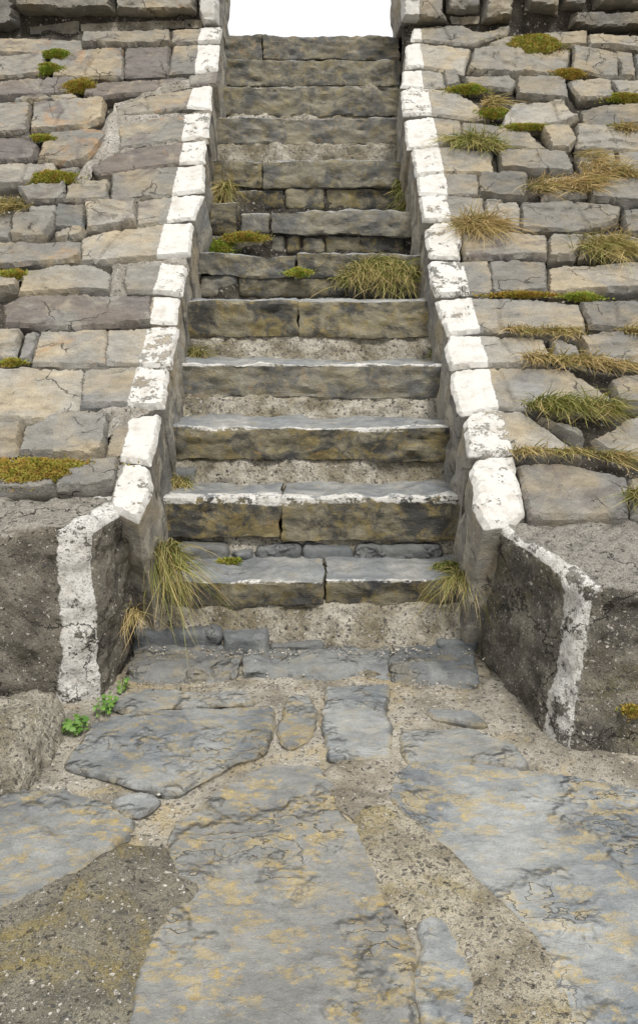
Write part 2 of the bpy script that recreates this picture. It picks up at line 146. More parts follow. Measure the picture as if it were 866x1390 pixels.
VEG = [('grass', 'long straw coloured grass clump hanging over the left end of the lowest step', 'grass tufts growing between the stones',
  [(-0.657, 3.08, 0.445), (-0.59, 3.08, 0.454), (-0.559, 3.08, 0.378), (-0.635, 3.08, 0.363), (-0.611, 3.08, 0.384)], 'S', 210, 0.21, 0.03, 0.5, 1.3),
 ('grass', 'long green and straw grass hanging at the right end of the lowest step', 'grass tufts growing between the stones', [(0.52, 3.08, 0.317), (0.578, 3.08, 0.342), (0.597, 3.08, 0.286)], 'S',
  150, 0.17, 0.025, 0.6, 1.3),
 ('grass', 'thick round yellow green grass tussock on a middle step, right of centre', 'grass tufts growing between the stones',
  [(0.192, 4.9, 1.471), (0.284, 4.9, 1.533), (0.369, 4.9, 1.549), (0.476, 4.9, 1.508), (0.435, 4.9, 1.442)], 'S', 820, 0.17, 0.1, 0.62, 0.9),
 ('grass', 'green topped straw tuft on the right slope, nearest below the two small moss cushions', 'grass tufts growing between the stones',
  [(0.885, 5.591, 2.335), (1.016, 5.591, 2.335), (1.09, 5.524, 2.281)], 'L', 300, 0.2, 0.08, 0.55, 1.0),
 ('grass', 'dry straw grass patch high on the right slope, biggest of the straw ones', 'grass tufts growing between the stones',
  [(1.278, 5.159, 1.996), (1.442, 5.203, 2.03), (1.562, 5.159, 1.996), (1.697, 5.3, 2.104), (1.663, 5.464, 2.233)], 'L', 480, 0.18, 0.09, 0.08, 0.9),
 ('grass', 'dry golden tuft on the right slope beside the painted edge', 'grass tufts growing between the stones', [(0.797, 4.845, 1.765), (0.903, 4.858, 1.774), (0.972, 4.827, 1.752)], 'L', 300,
  0.22, 0.08, 0.12, 1.0),
 ('grass', 'straw and green grass tuft at the right frame edge halfway up the slope', 'grass tufts growing between the stones',
  [(1.45, 4.646, 1.626), (1.595, 4.664, 1.638), (1.709, 4.617, 1.605), (1.555, 4.736, 1.688)], 'L', 380, 0.2, 0.09, 0.4, 1.0),
 ('grass', 'lush green grass tuft with straw skirt on the lower right slope', 'grass tufts growing between the stones',
  [(0.905, 3.506, 0.928), (1.016, 3.506, 0.928), (1.124, 3.497, 0.923), (1.23, 3.483, 0.915)], 'L', 620, 0.17, 0.05, 0.75, 1.1),
 ('grass', 'straw grass strip with a green end just above the lush green tuft', 'grass tufts growing between the stones',
  [(0.976, 3.831, 1.109), (1.107, 3.811, 1.097), (1.238, 3.796, 1.088), (1.399, 3.771, 1.074), (1.5, 3.771, 1.074)], 'L', 480, 0.13, 0.04, 0.2, 1.1),
 ('grass', 'thin straw grass strip under a long stone on the right slope, topmost of the strips', 'grass tufts growing between the stones',
  [(0.912, 4.028, 1.225), (1.015, 4.012, 1.216), (1.156, 4.012, 1.216), (1.26, 4.001, 1.209)], 'L', 300, 0.1, 0.03, 0.2, 1.1),
 ('grass', 'straw and red grass strip lowest on the right slope, above the big bottom stone', 'grass tufts growing between the stones',
  [(0.786, 3.231, 0.785), (0.906, 3.239, 0.789), (1.051, 3.231, 0.785), (1.17, 3.188, 0.764)], 'L', 360, 0.11, 0.035, 0.3, 1.1),
 ('grass', 'tall green grass tuft at the right frame edge above the right concrete block', 'grass tufts growing between the stones', [(1.176, 2.986, 0.666), (1.234, 2.994, 0.67)], 'L', 200, 0.17,
  0.05, 0.6, 1.0),
 ('grass', 'small green grass tuft in the left corner of the fifth step', 'grass tufts growing between the stones', [(-0.715, 4.51, 1.088), (-0.652, 4.462, 1.088)], 'S', 160, 0.13, 0.05, 0.55, 0.8),
 ('grass', 'short green grass in the left corner of the fourth step', 'grass tufts growing between the stones', [(-0.679, 4.124, 0.828), (-0.598, 4.124, 0.828)], 'S', 140, 0.08, 0.04, 0.65, 0.8),
 ('grass', 'straw and green grass in the left corner of the third step', 'grass tufts growing between the stones', [(-0.687, 3.647, 0.569), (-0.624, 3.676, 0.569)], 'S', 220, 0.11, 0.05, 0.4, 0.9),
 ('grass', 'bright green grass strip at the right end of the upper steps', 'grass tufts growing between the stones',
  [(0.565, 5.8, 2.119), (0.586, 5.8, 2.026), (0.579, 5.8, 1.908), (0.546, 5.8, 2.281)], 'S', 320, 0.14, 0.04, 0.7, 1.0),
 ('grass', 'small green grass tuft at the right end of the fifth step, against the cheek wall', 'grass tufts growing between the stones',
  [(0.609, 4.38, 1.11), (0.642, 4.38, 1.033), (0.662, 4.38, 0.916)], 'S', 160, 0.1, 0.035, 0.65, 1.0),
 ('grass', 'short green grass at the right end of the fourth step by the cheek wall', 'grass tufts growing between the stones', [(0.645, 4.0, 0.836), (0.654, 4.0, 0.781)], 'S', 90, 0.09, 0.03, 0.6,
  1.0),
 ('grass', 'short bright green grass on the right end of the second step', 'grass tufts growing between the stones', [(0.515, 3.281, 0.302), (0.574, 3.262, 0.302), (0.614, 3.318, 0.302)], 'S', 240,
  0.07, 0.04, 0.85, 0.8),
 ('grass', 'dry straw grass wisp at the left frame edge of the left slope', 'grass tufts growing between the stones', [(-1.819, 4.982, 1.864), (-1.716, 4.994, 1.873)], 'L', 170, 0.16, 0.06, 0.25,
  0.9),
 ('grass', 'dry straw wisp by the left end of the eighth step', 'grass tufts growing between the stones', [(-0.655, 5.8, 2.035), (-0.624, 5.8, 2.096), (-0.667, 5.8, 1.979)], 'S', 220, 0.16, 0.04, 0.3,
  1.0),
 ('grass', 'short straw wisp under the moss cushion high on the right slope', 'grass tufts growing between the stones', [(1.123, 5.904, 2.596), (1.164, 5.973, 2.656)], 'L', 120, 0.15, 0.05, 0.25,
  0.9),
 ('grass', 'dry straw wisp near the right frame edge above the big straw patch', 'grass tufts growing between the stones', [(1.913, 5.699, 2.424), (2.028, 5.685, 2.412)], 'L', 110, 0.12, 0.05, 0.15,
  0.9),
 ('grass', 'dry straw wisp right of the big straw patch', 'grass tufts growing between the stones', [(1.817, 5.313, 2.114), (1.865, 5.261, 2.074)], 'L', 110, 0.14, 0.05, 0.15, 0.9),
 ('grass', 'thin straw grass fringe at the right edge below a tall stone', 'grass tufts growing between the stones', [(1.475, 4.012, 1.216), (1.577, 4.001, 1.209)], 'L', 110, 0.1, 0.04, 0.2, 0.9),
 ('grass', 'few straw stems against the left cheek beside the hanging grass', 'grass tufts growing between the stones', [(-0.72, 3.0, 0.226), (-0.716, 3.0, 0.18)], 'S', 60, 0.14, 0.02, 0.15, 1.2),
 ('moss', 'big orange green moss cushion above the left concrete block', 'moss cushions between the stones', [(-1.093, 3.134, 0.737)], 'L', 0, 0.123, 0.062, 0.35, 0),
 ('moss', 'half hidden orange moss cushion at the left frame edge beside the big one', 'moss cushions between the stones', [(-1.247, 3.147, 0.743)], 'L', 0, 0.056, 0.039, 0.2, 0),
 ('moss', 'green and red moss cushion on the left slope below the mortar band', 'moss cushions between the stones', [(-1.615, 5.261, 2.074)], 'L', 0, 0.094, 0.047, 0.55, 0),
 ('moss', 'small green moss cushion high on the left slope, lower of a close pair', 'moss cushions between the stones', [(-1.887, 6.267, 2.916)], 'L', 0, 0.05, 0.05, 0.7, 0),
 ('moss', 'small green moss cushion high on the left slope, upper of a close pair', 'moss cushions between the stones', [(-1.886, 6.41, 3.046)], 'L', 0, 0.063, 0.04, 0.7, 0),
 ('moss', 'brownish moss cushion in a joint high on the left slope', 'moss cushions between the stones', [(-1.627, 6.098, 2.765)], 'L', 0, 0.06, 0.054, 0.4, 0),
 ('moss', 'flat green moss in the joint left of the rusty stones', 'moss cushions between the stones', [(-1.778, 5.618, 2.357)], 'L', 0, 0.06, 0.025, 0.6, 0),
 ('moss', 'round green moss cushion on the seventh step rubble', 'moss cushions between the stones', [(-0.465, 5.36, 1.746)], 'S', 0, 0.077, 0.053, 0.45, 0),
 ('moss', 'small bright moss cushion at the left end of the seventh step', 'moss cushions between the stones', [(-0.657, 5.34, 1.683)], 'S', 0, 0.076, 0.067, 0.8, 0),
 ('moss', 'tiny green moss cushion in the middle of the sixth step', 'moss cushions between the stones', [(-0.11, 4.9, 1.524)], 'S', 0, 0.039, 0.039, 0.7, 0),
 ('moss', 'round green moss cushion high on the right slope, beside a small stone', 'moss cushions between the stones', [(1.009, 6.07, 2.741)], 'L', 0, 0.076, 0.043, 0.65, 0),
 ('moss', 'lower green moss cushion high on the right slope, under the straw wisp', 'moss cushions between the stones', [(1.153, 5.849, 2.549)], 'L', 0, 0.052, 0.042, 0.6, 0),
 ('moss', 'big green moss cushion under the right parapet', 'moss cushions between the stones', [(1.514, 6.496, 3.126)], 'L', 0, 0.139, 0.087, 0.5, 0),
 ('moss', 'red tinged moss under the right parapet, right of the big cushion', 'moss cushions between the stones', [(1.738, 6.225, 2.878)], 'L', 0, 0.056, 0.044, 0.3, 0),
 ('moss', 'flat green moss strip at the right frame edge near the top', 'moss cushions between the stones', [(2.069, 5.987, 2.668)], 'L', 0, 0.107, 0.037, 0.6, 0),
 ('moss', 'bright green flat moss in a joint halfway up the right slope', 'moss cushions between the stones', [(1.327, 4.283, 1.384)], 'L', 0, 0.054, 0.027, 0.8, 0),
 ('moss', 'red and green flat moss in the joint left of the bright green moss', 'moss cushions between the stones', [(1.046, 4.3, 1.395)], 'L', 0, 0.1, 0.019, 0.3, 0),
 ('moss', 'tiny green moss on the left slope beneath a brown stone', 'moss cushions between the stones', [(-1.405, 3.811, 1.097)], 'L', 0, 0.031, 0.02, 0.6, 0),
 ('moss', 'flat green and red moss at the left frame edge beside a split stone', 'moss cushions between the stones', [(-1.596, 4.453, 1.495)], 'L', 0, 0.056, 0.028, 0.5, 0),
 ('moss', 'green moss in a joint on the right of the upper right slope', 'moss cushions between the stones', [(1.348, 5.726, 2.446)], 'L', 0, 0.082, 0.026, 0.6, 0),
 ('moss', 'bright green moss cushion against the cheek at the right end of the eighth step', 'moss cushions between the stones', [(0.585, 5.8, 1.899)], 'S', 0, 0.062, 0.062, 0.85, 0),
 ('moss', 'green moss at the foot of the small pebble on the third step', 'moss cushions between the stones', [(-0.382, 3.36, 0.307)], 'S', 0, 0.03, 0.015, 0.7, 0),
 ('moss', 'orange moss speck on the right concrete block at the right frame edge', 'moss cushions between the stones', [(0.992, 2.38, 0.143)], 'S', 0, 0.025, 0.019, 0.3, 0),
 ('leaf', 'largest leafy weed at the foot of the white stripe, beside the boulder', 'small leafy weeds at the foot of the left block', [(-0.816, 2.506, 0.0)], 'S', 60, 0.043, 0, 0, 0),
 ('leaf', 'middle leafy weed between the white stripe and the blue slab', 'small leafy weeds at the foot of the left block', [(-0.751, 2.64, 0.0)], 'S', 45, 0.04, 0, 0, 0),
 ('leaf', 'smallest leafy weed by the left end of the kerb slabs', 'small leafy weeds at the foot of the left block', [(-0.72, 2.787, 0.0)], 'S', 22, 0.025, 0, 0, 0)]

# ------------------------------------------------------------------ noise
_T = np.random.default_rng(7).random((32, 32, 32)) * 2 - 1

def vn(p, fr, seed=0):
    q = np.asarray(p, float) * fr + np.array([seed * 7.31 % 29, seed * 3.77 % 31, seed * 5.13 % 27])
    i = np.floor(q).astype(int); f = q - i; f = f * f * (3 - 2 * f)
    r = 0
    for a in (0, 1):
        wa = f[:, 0] if a else 1 - f[:, 0]
        for b in (0, 1):
            wb = f[:, 1] if b else 1 - f[:, 1]
            for c in (0, 1):
                wc = f[:, 2] if c else 1 - f[:, 2]
                r = r + wa * wb * wc * _T[(i[:, 0] + a) & 31, (i[:, 1] + b) & 31, (i[:, 2] + c) & 31]
    return r

def fbm(p, fr, seed=0, oct=4, gain=.5):
    s = 0; a = 1
    for o in range(oct):
        s = s + a * vn(p, fr * 2 ** o, seed + o * 11); a *= gain
    return s

def smooth(x, a, b):
    t = np.clip((x - a) / (b - a), 0, 1)
    return t * t * (3 - 2 * t)

# ------------------------------------------------------------------ scene bookkeeping
def link(o, parent=None):
    COL.objects.link(o)
    if parent is not None:
        o.parent = parent
        o.location = Vector(o.location) - world_loc(parent)
    return o

def world_loc(o):
    v = Vector(o.location)
    while o.parent is not None:
        o = o.parent; v = v + Vector(o.location)
    return v

def empty(name, loc, label, cat, group=None):
    o = bpy.data.objects.new(name, None); o.location = loc; o.empty_display_size = .1
    COL.objects.link(o)
    return tag(o, label, cat, group, 'thing')

def tag(o, label, cat, group=None, kind=None):
    if label: o['label'] = label
    if cat: o['category'] = cat
    if group: o['group'] = group
    if kind: o['kind'] = kind
    return o

def mesh_obj(name, verts, faces, mat, parent=None, attrs=None, shade=True, origin=None, sharp=38):
    verts = np.asarray(verts, float)
    if origin is None:
        lo = verts.min(0); hi = verts.max(0)
        origin = np.array([(lo[0] + hi[0]) / 2, (lo[1] + hi[1]) / 2, lo[2]])
    me = bpy.data.meshes.new(name)
    me.from_pydata((verts - origin).tolist(), [], [tuple(int(k) for k in f) for f in faces])
    if shade: me.polygons.foreach_set('use_smooth', [True] * len(me.polygons))
    for k, v in (attrs or {}).items():
        at = me.attributes.new(k, 'FLOAT', 'POINT')
        at.data.foreach_set('value', np.asarray(np.broadcast_to(v, (len(verts),)), np.float32))
    me.materials.append(mat)
    me.update()
    if shade and sharp: me.set_sharp_from_angle(angle=math.radians(sharp))
    o = bpy.data.objects.new(name, me)
    o.location = origin
    link(o, parent)
    return o

# ------------------------------------------------------------------ materials
class NT:
    def __init__(s, name):
        s.m = bpy.data.materials.new(name); s.m.use_nodes = True
        s.t = s.m.node_tree; s.t.nodes.clear()
        s.out = s.t.nodes.new('ShaderNodeOutputMaterial')
        s.b = s.t.nodes.new('ShaderNodeBsdfPrincipled')
        s.t.links.new(s.b.outputs[0], s.out.inputs[0])
        s.geo = s.t.nodes.new('ShaderNodeNewGeometry')
        s.pos = s.geo.outputs['Position']
        s.rnd = s.t.nodes.new('ShaderNodeObjectInfo').outputs['Random']
    def put(s, sock, v):
        if isinstance(v, bpy.types.NodeSocket): s.t.links.new(v, sock)
        elif isinstance(v, (tuple, list)): sock.default_value = tuple(v) + ((1,) if len(v) == 3 and len(sock.default_value) == 4 else ())
        else: sock.default_value = v
    def math(s, op, a, b=0., c=0., clamp=False):
        n = s.t.nodes.new('ShaderNodeMath'); n.operation = op; n.use_clamp = clamp
        s.put(n.inputs[0], a); s.put(n.inputs[1], b); s.put(n.inputs[2], c); return n.outputs[0]
    def vmul(s, v, k):
        n = s.t.nodes.new('ShaderNodeVectorMath'); n.operation = 'MULTIPLY'; s.put(n.inputs[0], v); n.inputs[1].default_value = k; return n.outputs[0]
    def vadd(s, a, b):
        n = s.t.nodes.new('ShaderNodeVectorMath'); n.operation = 'ADD'; s.put(n.inputs[0], a); s.put(n.inputs[1], b); return n.outputs[0]
    def noise(s, v, sc_, det=4, rough=.55, dist=0., col=False):
        n = s.t.nodes.new('ShaderNodeTexNoise'); s.put(n.inputs['Vector'], v); n.inputs['Scale'].default_value = sc_
        n.inputs['Detail'].default_value = det; n.inputs['Roughness'].default_value = rough; n.inputs['Distortion'].default_value = dist
        return n.outputs[1 if col else 0]
    def voro(s, v, sc_, feat='F1', out=0, rnd=1.):
        n = s.t.nodes.new('ShaderNodeTexVoronoi'); n.feature = feat; s.put(n.inputs['Vector'], v); n.inputs['Scale'].default_value = sc_
        n.inputs['Randomness'].default_value = rnd
        return n.outputs[out]
    def step(s, x, a, b):
        n = s.t.nodes.new('ShaderNodeMapRange'); n.interpolation_type = 'SMOOTHSTEP'
        s.put(n.inputs[0], x); s.put(n.inputs[1], a); s.put(n.inputs[2], b); return n.outputs[0]
    def mix(s, f, a, b, mode='MIX'):
        n = s.t.nodes.new('ShaderNodeMix'); n.data_type = 'RGBA'; n.blend_type = mode
        s.put(n.inputs[0], f); s.put(n.inputs[6], a); s.put(n.inputs[7], b); return n.outputs[2]
    def attr(s, name):
        n = s.t.nodes.new('ShaderNodeAttribute'); n.attribute_name = name; return n.outputs['Fac']
    def grey(s, x):
        n = s.t.nodes.new('ShaderNodeCombineColor')
        for i in range(3): s.put(n.inputs[i], x)
        return n.outputs[0]
    def bump(s, h, dist, strength=1., normal=None):
        n = s.t.nodes.new('ShaderNodeBump'); s.put(n.inputs['Height'], h); n.inputs['Distance'].default_value = dist
        n.inputs['Strength'].default_value = strength
        if normal is not None: s.put(n.inputs['Normal'], normal)
        return n.outputs[0]
    def done(s, col, rough=.85, normal=None, spec=.25):
        s.put(s.b.inputs['Base Color'], col); s.put(s.b.inputs['Roughness'], rough); s.b.inputs['Specular IOR Level'].default_value = spec
        if normal is not None: s.put(s.b.inputs['Normal'], normal)
        return s.m
    def normal_z(s):
        n = s.t.nodes.new('ShaderNodeSeparateXYZ'); s.put(n.inputs[0], s.geo.outputs['Normal']); return n.outputs[2]

def offset_pos(n):
    """position shifted by the object's random value, so that no two stones share a pattern"""
    c = n.t.nodes.new('ShaderNodeCombineXYZ')
    n.put(c.inputs[0], n.math('MULTIPLY', n.rnd, 37.)); n.put(c.inputs[1], n.math('MULTIPLY', n.rnd, 91.)); n.put(c.inputs[2], n.math('MULTIPLY', n.rnd, 53.))
    return n.vadd(n.pos, c.outputs[0])

def paint_over(n, col, h, chip=.5, grain=.008, white=(.57, .562, .535)):
    """old white paint where the 'paint' attribute (metres inside the painted band) is positive, worn by 'wear'"""
    pd = n.attr('paint'); wear = n.attr('wear')
    edge = n.math('MULTIPLY', n.math('SUBTRACT', n.noise(n.pos, 24, 6, .7), .5), grain * 4)
    m = n.step(n.math('ADD', pd, edge), -.003, .004)
    chips = n.math('ADD', n.math('MULTIPLY', n.noise(n.pos, 12, 7, .74), .78), n.math('MULTIPLY', n.noise(n.pos, 80, 3, .6), .22))
    thr = n.math('SUBTRACT', .86, n.math('MULTIPLY', wear, chip))
    keep = n.math('SUBTRACT', 1., n.step(chips, n.math('SUBTRACT', thr, .02), n.math('ADD', thr, .03)))
    m = n.math('MULTIPLY', m, keep)
    dirt = n.step(n.noise(n.pos, 7, 6, .7), .38, .75)
    stain = n.step(n.noise(n.pos, 14, 8, .78), .49, .64)
    pc = n.mix(n.math('MULTIPLY', dirt, .45), white, (.43, .40, .345))
    pc = n.mix(n.math('MULTIPLY', n.step(n.noise(n.pos, 130, 3, .6), .6, .75), .35), pc, (.42, .40, .36))
    pc = n.mix(n.math('MULTIPLY', stain, n.math('ADD', .25, n.math('MULTIPLY', wear, .4))), pc, (.36, .33, .28))
    return n.mix(m, col, pc), m

def slate_wall():
    n = NT('revetment_slate'); p = offset_pos(n)
    warp = n.vadd(p, n.vmul(n.noise(p, 3, 3, .5, col=True), (.25, .25, .25)))
    big = n.noise(warp, 3.2, 4, .6)
    tone = n.noise(n.vmul(p, (1, 1.5, 1.9)), 11, 7, .72)
    base = n.mix(n.rnd, (.165, .162, .15), (.285, .270, .236))
    tan = n.step(big, .42, .68)
    col = n.mix(n.math('MULTIPLY', tan, .75), base, (.335, .275, .18))
    cool = n.step(n.noise(warp, 2.3, 3, .6), .55, .72)
    col = n.mix(n.math('MULTIPLY', cool, .6), col, (.205, .212, .215))
    col = n.mix(1., col, n.grey(n.math('ADD', .80, n.math('MULTIPLY', n.math('FRACT', n.math('MULTIPLY', n.rnd, 7.3)), .36))), 'MULTIPLY')
    # purple-brown weathering stains, stronger where 'purp' is set
    pur = n.step(n.math('ADD', n.noise(p, 4.5, 6, .65, .6), n.math('MULTIPLY', n.attr('purp'), .22)), .60, .74)
    col = n.mix(n.math('MULTIPLY', pur, .75), col, (.128, .112, .106))
    # rust stains
    ru = n.step(n.math('ADD', n.noise(warp, 6, 6, .68, .8), n.math('MULTIPLY', n.attr('rust'), .17)), .63, .76)
    col = n.mix(n.math('MULTIPLY', ru, .6), col, (.31, .19, .095))
    # thin dark cracks and bedding lines
    lines = n.step(n.noise(n.vmul(warp, (1.2, 4, 9)), 7, 5, .7), .36, .27)
    col = n.mix(n.math('MULTIPLY', lines, .55), col, (.07, .065, .06))
    cr = n.voro(n.vadd(p, n.vmul(n.noise(p, 9, 4, .6, col=True), (.12, .12, .12))), 3.3, 'DISTANCE_TO_EDGE')
    crk = n.math('MULTIPLY', n.step(cr, .012, .0), n.step(n.noise(p, 5, 2), .5, .6))
    col = n.mix(n.math('MULTIPLY', crk, .7), col, (.05, .046, .042))
    k = n.math('ADD', .22, n.math('MULTIPLY', tone, 1.56))
    col = n.mix(1., col, n.grey(k), 'MULTIPLY')
    lm = n.step(n.math('ADD', n.noise(p, 7, 7, .72), n.math('MULTIPLY', n.math('SUBTRACT', n.attr('lime'), .5), .35)), .50, .58)
    col = n.mix(n.math('MULTIPLY', lm, n.step(n.attr('lime'), .02, .2)), col, n.mix(n.noise(p, 55, 4, .75), (.22, .195, .15), (.52, .49, .42)))
    # pale lichen flecks and fine grain
    fl = n.step(n.noise(p, 60, 3, .6), .70, .78)
    col = n.mix(n.math('MULTIPLY', fl, .6), col, (.52, .50, .45))
    fine = n.noise(p, 190, 3, .7)
    col = n.mix(1., col, n.grey(n.math('ADD', .35, n.math('MULTIPLY', fine, 1.3))), 'MULTIPLY')
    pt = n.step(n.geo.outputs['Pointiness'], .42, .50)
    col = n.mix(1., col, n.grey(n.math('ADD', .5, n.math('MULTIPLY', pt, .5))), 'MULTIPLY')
    h = n.math('ADD', n.math('MULTIPLY', tone, .8), n.math('ADD', n.math('MULTIPLY', fine, .16), n.math('MULTIPLY', lines, -.35)))
    col, m = paint_over(n, col, h, .42)
    h = n.math('SUBTRACT', h, n.math('MULTIPLY', n.math('MULTIPLY', crk, .6), n.math('SUBTRACT', 1., m)))
    h = n.math('MULTIPLY', h, n.math('SUBTRACT', 1., n.math('MULTIPLY', m, .5)))
    return n.done(col, .88, n.bump(h, .022, .9))

def slate_step():
    n = NT('step_slate'); p = offset_pos(n)
    warp = n.vadd(p, n.vmul(n.noise(p, 4, 3, .5, col=True), (.18, .18, .18)))
    lay = n.noise(n.vmul(warp, (1, 1.2, 2.6)), 10, 7, .72)
    top = n.step(n.normal_z(), .55, .85)
    face = n.mix(n.step(n.noise(warp, 5, 7, .7), .42, .58), (.062, .060, .055), (.225, .202, .14))
    olive = n.step(n.noise(warp, 11, 6, .72), .49, .6)
    face = n.mix(n.math('MULTIPLY', olive, .7), face, (.235, .185, .075))
    rust = n.step(n.math('ADD', n.noise(warp, 14, 6, .7, 1.), n.math('MULTIPLY', n.attr('rust'), .12)), .64, .74)
    face = n.mix(n.math('MULTIPLY', rust, .7), face, (.31, .20, .075))
    dk = n.step(n.noise(n.vmul(p, (1, 1, 2)), 5, 5, .65, .5), .56, .68)
    face = n.mix(n.math('MULTIPLY', dk, .75), face, (.058, .060, .064))
    tread = n.mix(n.step(n.noise(p, 5, 5, .6), .4, .65), (.20, .213, .22), (.30, .298, .28))
    tread = n.mix(n.math('MULTIPLY', n.step(n.noise(p, 12, 5, .7), .56, .7), .5), tread, (.33, .27, .16))
    face = n.mix(1., face, n.grey(n.math('ADD', .78, n.math('MULTIPLY', n.rnd, .5))), 'MULTIPLY')
    face = n.mix(n.math('MULTIPLY', n.step(n.rnd, .45, .9), .5), face, n.mix(n.noise(p, 6, 5, .7), (.13, .135, .135), (.27, .265, .24)))
    col = n.mix(top, face, tread)
    k = n.math('ADD', .15, n.math('MULTIPLY', lay, 1.7))
    col = n.mix(1., col, n.grey(k), 'MULTIPLY')
    lines = n.step(n.noise(n.vmul(warp, (1.5, 2, 7)), 7, 6, .7), .35, .28)
    col = n.mix(n.math('MULTIPLY', lines, .6), col, (.035, .032, .03))
    fl = n.step(n.noise(p, 75, 4, .65), .67, .75)
    col = n.mix(n.math('MULTIPLY', fl, .65), col, (.46, .44, .37))
    fine = n.noise(p, 210, 3, .7)
    col = n.mix(1., col, n.grey(n.math('ADD', .35, n.math('MULTIPLY', fine, 1.3))), 'MULTIPLY')
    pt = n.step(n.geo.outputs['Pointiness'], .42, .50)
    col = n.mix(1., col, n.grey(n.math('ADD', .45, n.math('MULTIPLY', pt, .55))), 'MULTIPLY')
    h = n.math('ADD', n.math('MULTIPLY', lay, .8), n.math('ADD', n.math('MULTIPLY', fine, .18), n.math('MULTIPLY', lines, -.35)))
    col, m = paint_over(n, col, h, .62, .012, (.62, .61, .58))
    return n.done(col, n.math('SUBTRACT', .85, n.math('MULTIPLY', top, .12)), n.bump(h, .018, .9), .3)

def slate_flag(name='flag_slate', k=1.):
    n = NT(name); p = offset_pos(n)
    warp = n.vadd(p, n.vmul(n.noise(p, 3, 4, .6, col=True), (.45, .45, .45)))
    base = n.mix(n.step(n.noise(warp, 3, 5, .6), .35, .68), (.152, .168, .180), (.312, .322, .315))
    base = n.mix(n.math('MULTIPLY', n.step(n.math('FRACT', n.math('MULTIPLY', n.rnd, 5.7)), .4, 1.), .65), base, (.245, .238, .215))
    # ochre veins: thin contour bands of a distorted field plus soft patches
    area = n.step(n.math('ADD', n.noise(p, 2.6, 4, .6), n.math('MULTIPLY', n.attr('rust'), .2)), .38, .54)
    p1 = n.step(n.noise(n.vmul(p, (1, 1.9, 1)), 11, 9, .76), .50, .57)
    p2 = n.step(n.noise(n.vmul(p, (1.6, 1, 1)), 44, 6, .7), .52, .62)
    och = n.math('MULTIPLY', n.math('MULTIPLY', p1, n.math('ADD', .45, n.math('MULTIPLY', p2, .5))), area)
    col = n.mix(n.math('MULTIPLY', och, n.attr('ochre')), base, (.45, .335, .125))
    pale = n.step(n.noise(p, 14, 6, .7), .56, .7)
    col = n.mix(n.math('MULTIPLY', pale, .3), col, (.36, .37, .355))
    dk = n.step(n.noise(warp, 6.5, 7, .74), .42, .33)
    col = n.mix(n.math('MULTIPLY', dk, .6), col, (.10, .098, .098))
    # cleavage: thin slate layers ending in ragged edges
    lay = n.math('MULTIPLY', n.noise(n.vmul(p, (1, 1.7, 1)), 2.1, 7, .56), 13.)
    fr = n.math('FRACT', lay)
    lay2 = n.math('ADD', n.math('FLOOR', lay), n.step(fr, .95, 1.))
    gate = n.step(n.noise(p, 3.7, 4, .6), .50, .60)
    lines = n.math('MULTIPLY', n.math('MULTIPLY', n.step(fr, .90, .97), n.step(fr, 1., .985)), gate)
    col = n.mix(n.math('MULTIPLY', lines, .5), col, (.075, .065, .055))
    lip = n.math('MULTIPLY', n.math('MULTIPLY', n.step(fr, .70, .88), n.step(fr, .93, .90)), gate)
    col = n.mix(n.math('MULTIPLY', lip, n.math('MULTIPLY', n.attr('ochre'), .45)), col, (.42, .34, .18))
    fl = n.step(n.noise(p, 55, 3, .6), .725, .765)
    col = n.mix(n.math('MULTIPLY', fl, .8), col, (.58, .55, .50))
    tone = n.noise(n.vmul(p, (1, 1.6, 1)), 18, 8, .76)
    fine = n.noise(p, 260, 3, .7)
    col = n.mix(1., col, n.grey(n.math('ADD', -.05, n.math('ADD', n.math('MULTIPLY', tone, 1.25), n.math('MULTIPLY', fine, .85)))), 'MULTIPLY')
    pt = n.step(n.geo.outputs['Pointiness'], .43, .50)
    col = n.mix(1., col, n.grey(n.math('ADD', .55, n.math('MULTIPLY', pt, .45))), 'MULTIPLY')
    edge = n.step(n.math('ADD', n.attr('rim'), n.math('MULTIPLY', n.math('SUBTRACT', n.noise(p, 26, 4, .6), .5), .05)), .016, .0)
    col = n.mix(n.math('MULTIPLY', edge, .55), col, n.mix(n.step(n.noise(p, 6, 3), .46, .56), (.07, .06, .045), (.34, .28, .16)))
    col = n.mix(1., col, n.grey(n.math('ADD', .82 * k, n.math('MULTIPLY', n.rnd, .34 * k))), 'MULTIPLY')
    h = n.math('ADD', n.math('MULTIPLY', tone, .6), n.math('ADD', n.math('MULTIPLY', fine, .12), n.math('MULTIPLY', lines, -.5)))
    h = n.math('ADD', h, n.math('MULTIPLY', n.noise(n.vmul(warp, (1, 1.8, 1)), 8, 6, .68), .75))
    h = n.math('ADD', h, n.math('MULTIPLY', n.math('MULTIPLY', lay2, .3), n.math('ADD', .25, gate)))
    return n.done(col, n.math('SUBTRACT', .80, n.math('MULTIPLY', tone, .2)), n.bump(h, .016, .9), .35)

